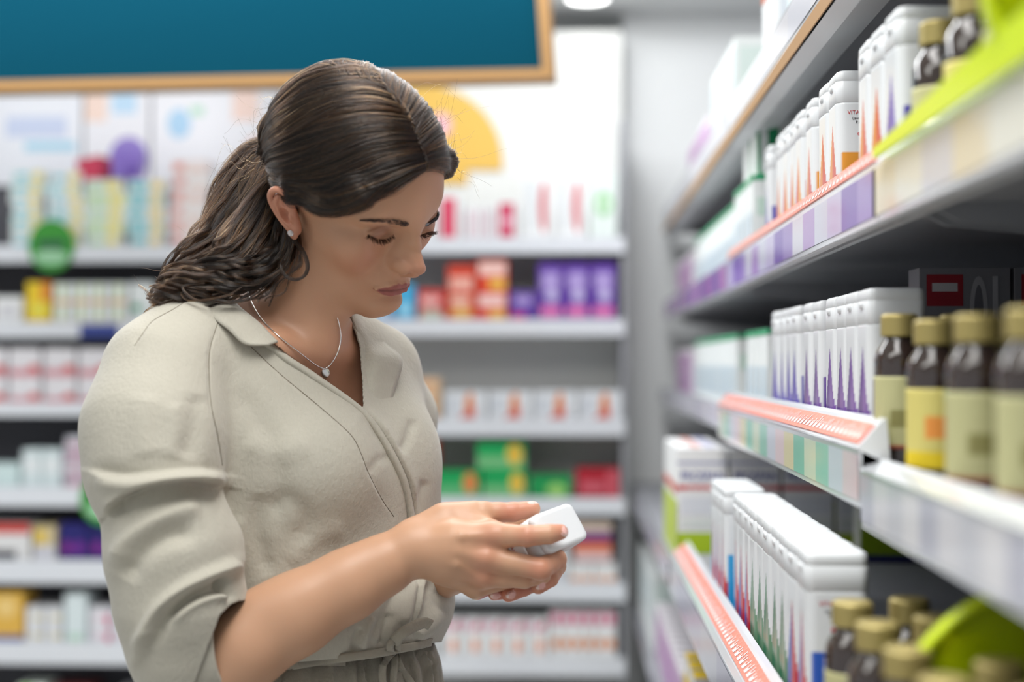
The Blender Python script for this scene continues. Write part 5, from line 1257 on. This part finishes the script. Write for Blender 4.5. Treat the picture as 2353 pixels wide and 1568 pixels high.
def amber(x, y, z, kind, label, group):
    t_ = bpy.data.objects.new('syrup_bottle', None); C.objects.link(t_); t_.location = (x, y, z); t_.empty_display_size = .02
    for me, n in ((G_ME, 'glass_body'), (CAP_ME, 'cap'), (L_ME[kind], 'paper_label')):
        o = bpy.data.objects.new(n, me); C.objects.link(o); o.parent = t_
    tag(t_, label, 'bottle', group)
kk = ['cream', 'yellow', 'cream', 'cream', 'yellow', 'cream', 'cream']
for i in range(4): amber(.285, 1.245-.118*i, 1.286 if i else 1.2945, kk[i], 'amber syrup bottle with a {} label, {} from the white bottles, middle shelf'.format(kk[i], ORD[i]), 'amber bottles, middle shelf')
for i in range(5): amber(.338, 1.255-.105*i, 1.286 if i else 1.2945, 'cream', 'amber syrup bottle, {} in the second rank of the middle shelf'.format(ORD[i]), 'amber bottles, middle shelf, second rank')
for i in range(6): amber(.296, 1.150-.098*i, 1.5255, kk[i], 'amber syrup bottle, {} from the violet bottles on the upper shelf'.format(ORD[i]), 'amber bottles, upper shelf')
for i in range(5): amber(.345, 1.160-.098*i, 1.5255, 'cream', 'amber syrup bottle, {} in the second rank of the upper shelf'.format(ORD[i]), 'amber bottles, upper shelf, second rank')
for i in range(5): amber(.222, 1.135-.092*i, 1.0645, 'cream', 'amber syrup bottle, {} from the long white row on the lowest clear shelf'.format(ORD[i]), 'amber bottles, lowest clear shelf')
for i in range(5): amber(.270, 1.150-.080*i, 1.0645, 'cream', 'amber syrup bottle, {} in the second rank of the lowest clear shelf'.format(ORD[i]), 'amber bottles, lowest clear shelf, second rank')
# ivy cough syrup cartons: white over lime, blue lettering
PB = [('f', 0, 1, .86, .875, (40, 60, 160)), ('f', 0, 1, .625, .665, (206, 34, 44)), ('f', .06, .94, .40, .56, (222, 226, 234)), ('f', .06, .94, .28, .37, (222, 228, 226)), ('f', 0, 1, .05, .24, (176, 204, 40)), ('f', 0, 1, 0, .05, (40, 50, 130)), ('l', 0, 1, .0, .52, (196, 214, 90)), ('l', .1, .9, .58, .66, (226, 110, 90)), ('t', .3, .5, .2, .6, (236, 120, 90)), ('t', .6, .8, .3, .7, (120, 120, 196))]
P_ME = carton_mesh('syrup_carton', .083, .05, .186, (240, 241, 242), PB)
for c_ in range(6):
    for r_ in range(6 if c_ == 0 else 2):
        o = put(P_ME, 'syrup_carton', (.180+.0415+c_*.0885, 2.405+.026+r_*.054, 1.0505), 0, 'white and lime syrup carton, {} rank back, {} from the aisle'.format(ORD[r_], ORD[c_]), 'box', 'white and lime syrup cartons')
        if r_ == 0 and c_ < 3: text_obj('PROSPAN', .0205, (0, -.0262, .186*.745), (math.pi/2, 0, 0), M_blue, o, 'brand_name').scale = (.82, 1.1, 1)
        if r_ == 0 and c_ < 2: text_obj('cough syrup 100 ml', .0068, (0, -.0266, .186*.645), (math.pi/2, 0, 0), M_whink, o, 'strap_line')
# lime-foot cartons deeper on the same shelf
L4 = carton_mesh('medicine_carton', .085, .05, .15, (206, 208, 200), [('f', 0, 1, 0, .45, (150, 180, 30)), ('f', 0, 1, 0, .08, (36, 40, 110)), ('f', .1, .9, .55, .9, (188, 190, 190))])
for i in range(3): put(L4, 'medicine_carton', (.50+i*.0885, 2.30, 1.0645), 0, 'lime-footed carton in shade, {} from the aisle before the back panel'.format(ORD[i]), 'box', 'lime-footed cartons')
# far bay cartons
GW_ = carton_mesh('medicine_carton', .062, .05, .135, (234, 240, 240), [('f', 0, 1, .94, 1, (40, 160, 110)), ('f', .1, .9, .55, .75, (200, 226, 214)), ('l', 0, 1, .93, 1, (60, 170, 120)), ('l', .1, .9, .2, .6, (206, 222, 232)), ('f', 0, 1, 0, .05, (20, 140, 80))])
GH = carton_mesh('medicine_carton', .085, .06, .115, (234, 240, 240), [('f', 0, .07, 0, 1, (20, 150, 90)), ('f', .93, 1, 0, 1, (20, 150, 90)), ('f', 0, 1, 0, .06, (20, 150, 90)), ('f', 0, 1, .94, 1, (20, 150, 90)), ('f', .2, .4, .4, .8, (24, 140, 90)), ('l', 0, 1, .94, 1, (30, 150, 96))])
def far_row(me, x, z, ys, fmt, grp):
    for i, y in enumerate(ys): put(me, 'medicine_carton', (x, y, z), rg2.normal(0, .01), fmt.format(o=ORD[min(i, 19)]), 'box', grp)
far_row(GW_, .302, 1.5255, [2.15, 2.21, 2.27, 2.33], '{o} green-topped white carton on the upper shelf, counted away from the bottles', 'green-topped cartons, upper shelf')
far_row(GH, .325, 1.662, [2.20, 2.29], '{o} green-framed white carton standing on the green-topped ones', 'green-framed cartons')
far_row(GW_, .31, 1.5185, [2.42+.056*i for i in range(14)], '{o} green-topped carton along the far upper shelf', 'green-topped cartons, far upper shelf')
far_row(GW_, .31, 1.2945, [2.06, 2.12, 2.18, 2.24], '{o} green-topped white carton beyond the violet bottles, middle shelf', 'green-topped cartons, middle shelf')
far_row(GW_, .31, 1.2945, [2.43+.056*i for i in range(14)], '{o} green-topped carton along the far middle shelf', 'green-topped cartons, far middle shelf')
PK = carton_mesh('medicine_carton', .06, .045, .12, (236, 232, 238), [('f', .2, .8, .2, .8, (176, 110, 180)), ('l', .1, .9, .1, .9, (190, 130, 196))])
for z_, nm, y0_ in ((1.5185, 'upper', 3.30), (1.2945, 'middle', 3.30), (1.7655, 'top', 2.90)):
    far_row(PK, .31, z_, [y0_+.055*i for i in range(9)], '{o} mauve and white carton at the far end of the '+nm+' shelf', 'mauve cartons, far end, '+nm)
WB_ = carton_mesh('medicine_carton', .07, .06, .145, (236, 240, 242), [('f', .1, .9, .4, .9, (214, 222, 230)), ('f', 0, 1, .93, 1, (226, 110, 70)), ('l', 0, 1, .93, 1, (226, 120, 80))])
far_row(WB_, .315, 1.7655, [1.98, 2.05], '{o} orange-topped white carton on the top shelf', 'orange-topped cartons')
WC_ = carton_mesh('medicine_carton', .07, .06, .17, (236, 242, 242), [('f', .1, .9, .3, .9, (220, 236, 232)), ('l', .1, .9, .3, .9, (216, 232, 236))])
far_row(WC_, .315, 1.7655, [2.45+.066*i for i in range(6)], '{o} tall pale carton along the top shelf, far bay', 'tall pale cartons, top shelf')
far_row(WC_, .315, 1.7655, [1.55+.066*i for i in range(5)], '{o} tall pale carton along the top shelf, middle bay', 'tall pale cartons, top shelf, middle bay')
# below the fourth shelf: yellow and red cartons, seen past its edge
YC = carton_mesh('medicine_carton', .06, .05, .17, (236, 200, 30), [('f', 0, 1, .82, 1, (240, 240, 236)), ('f', .2, .8, .3, .7, (196, 150, 30)), ('l', 0, 1, .85, 1, (240, 240, 236))])
RC = carton_mesh('medicine_carton', .05, .04, .13, (190, 32, 44), [('f', .1, .9, .3, .7, (230, 230, 236)), ('l', .1, .9, .2, .6, (90, 180, 220))])
far_row(YC, .215, .7405, [2.16, 2.23, 2.30], '{o} yellow carton with a white top on the shelf below, near the photo\'s foot', 'yellow cartons below')
far_row(RC, .215, .7405, [1.86, 1.92, 1.98, 2.04], '{o} red carton on the shelf below', 'red cartons below')
far_row(PK, .215, .7405, [2.42+.06*i for i in range(12)], '{o} mauve carton along the far lower shelf', 'mauve cartons, far lower shelf')
far_row(WC_, .215, .7405, [3.2+.07*i for i in range(8)], '{o} tall pale carton along the far lower shelf', 'tall pale cartons, far lower shelf')
# grey patterned boxes with red tabs at the back of the third shelf
GR = carton_mesh('film_carton', .10, .05, .095, (150, 150, 156), [('f', .08, .48, .55, .92, (176, 36, 50)), ('f', .14, .42, .72, .82, (230, 226, 228)), ('f', .55, .75, .1, .9, (196, 196, 200), 'o'), ('f', .60, .70, .2, .8, (120, 120, 128), 'o'), ('f', .80, .86, .1, .9, (206, 206, 210))])
for i in range(3): put(GR, 'film_carton', (.435+i*.104, 1.62, 1.2945), 0, 'grey carton with a red tab, {} from the aisle, deep on the middle shelf'.format(ORD[i]), 'box', 'grey patterned cartons')
r_zs = 1.2945+.0965
for i in range(3): put(GR, 'film_carton', (.437+i*.104, 1.62, r_zs), 0, 'red-tabbed grey carton, {} from the aisle, top layer, middle shelf'.format(ORD[i]), 'box', 'grey patterned cartons, top layer')
for i in range(3): put(GR, 'film_carton', (.46+i*.104, 1.05, 1.0645), 0, 'red-tabbed grey carton, {} from the aisle, lowest clear shelf'.format(ORD[i]), 'box', 'grey patterned cartons, lowest clear shelf')
# lime acrylic: rail along the near upper shelf and two round displays
M_lime = mat('lime_acrylic', srgb(206, 226, 20), .1, .5, trans=.55); M_lime.node_tree.nodes['Principled BSDF'].inputs['IOR'].default_value = 1.15
M_limeE = mat('lime_acrylic_edge', srgb(214, 236, 30), .2, .5)
def arch(c, r, zfloor, label):
    """upright translucent round divider facing along the aisle, cut flat where it stands on the shelf"""
    t_ = empty('acrylic_divider', (c[0], c[1], zfloor)); n = 64; dz = c[2]-zfloor; a0 = -math.asin(max(-1, min(1, dz/r))); a = np.linspace(a0, math.pi-a0, n); th = .003
    def ring(rr, yy): return [(rr*math.cos(q), yy, max(0.0005, dz+rr*math.sin(q))) for q in a]
    V = ring(r, -th/2)+ring(r, th/2); mesh_local('clear_disc', V, [tuple(range(n)), tuple(range(n, 2*n))[::-1]]+[(i, (i+1) % n, n+(i+1) % n, n+i) for i in range(n)], M_lime, t_)
    V = ring(r-.001, -.006)+ring(r-.001, .006)+ring(r+.004, .006)+ring(r+.004, -.006)
    mesh_local('bright_rim', V, [(k*n+i, k*n+i+1, ((k+1) % 4)*n+i+1, ((k+1) % 4)*n+i) for k in range(4) for i in range(n-1)], M_limeE, t_, True)
    tag(t_, label, 'divider'); return t_
arch((.331, .95, 1.114), .124, 1.0645, 'round translucent lime divider at the lower right corner')
arch((.300, .85, 1.600), .052, 1.5255, 'round translucent lime divider at the upper right edge')
lr = empty('lime_rail', (.255, .75, 1.55)); V = [(-.004, -.5, .0), (-.004, .44, .0), (-.004, .44, .008), (-.004, .1, .026), (-.004, -.5, .034)]; V += [(.0, y, z) for x, y, z in V]
mesh_local('rail_strip', V, [(0, 1, 2, 3, 4), (9, 8, 7, 6, 5)]+[(i, (i+1) % 5, 5+(i+1) % 5, 5+i) for i in range(5)], M_limeE, lr); tag(lr, 'long lime plastic strip clipped along the near edge of the upper shelf', 'strip')
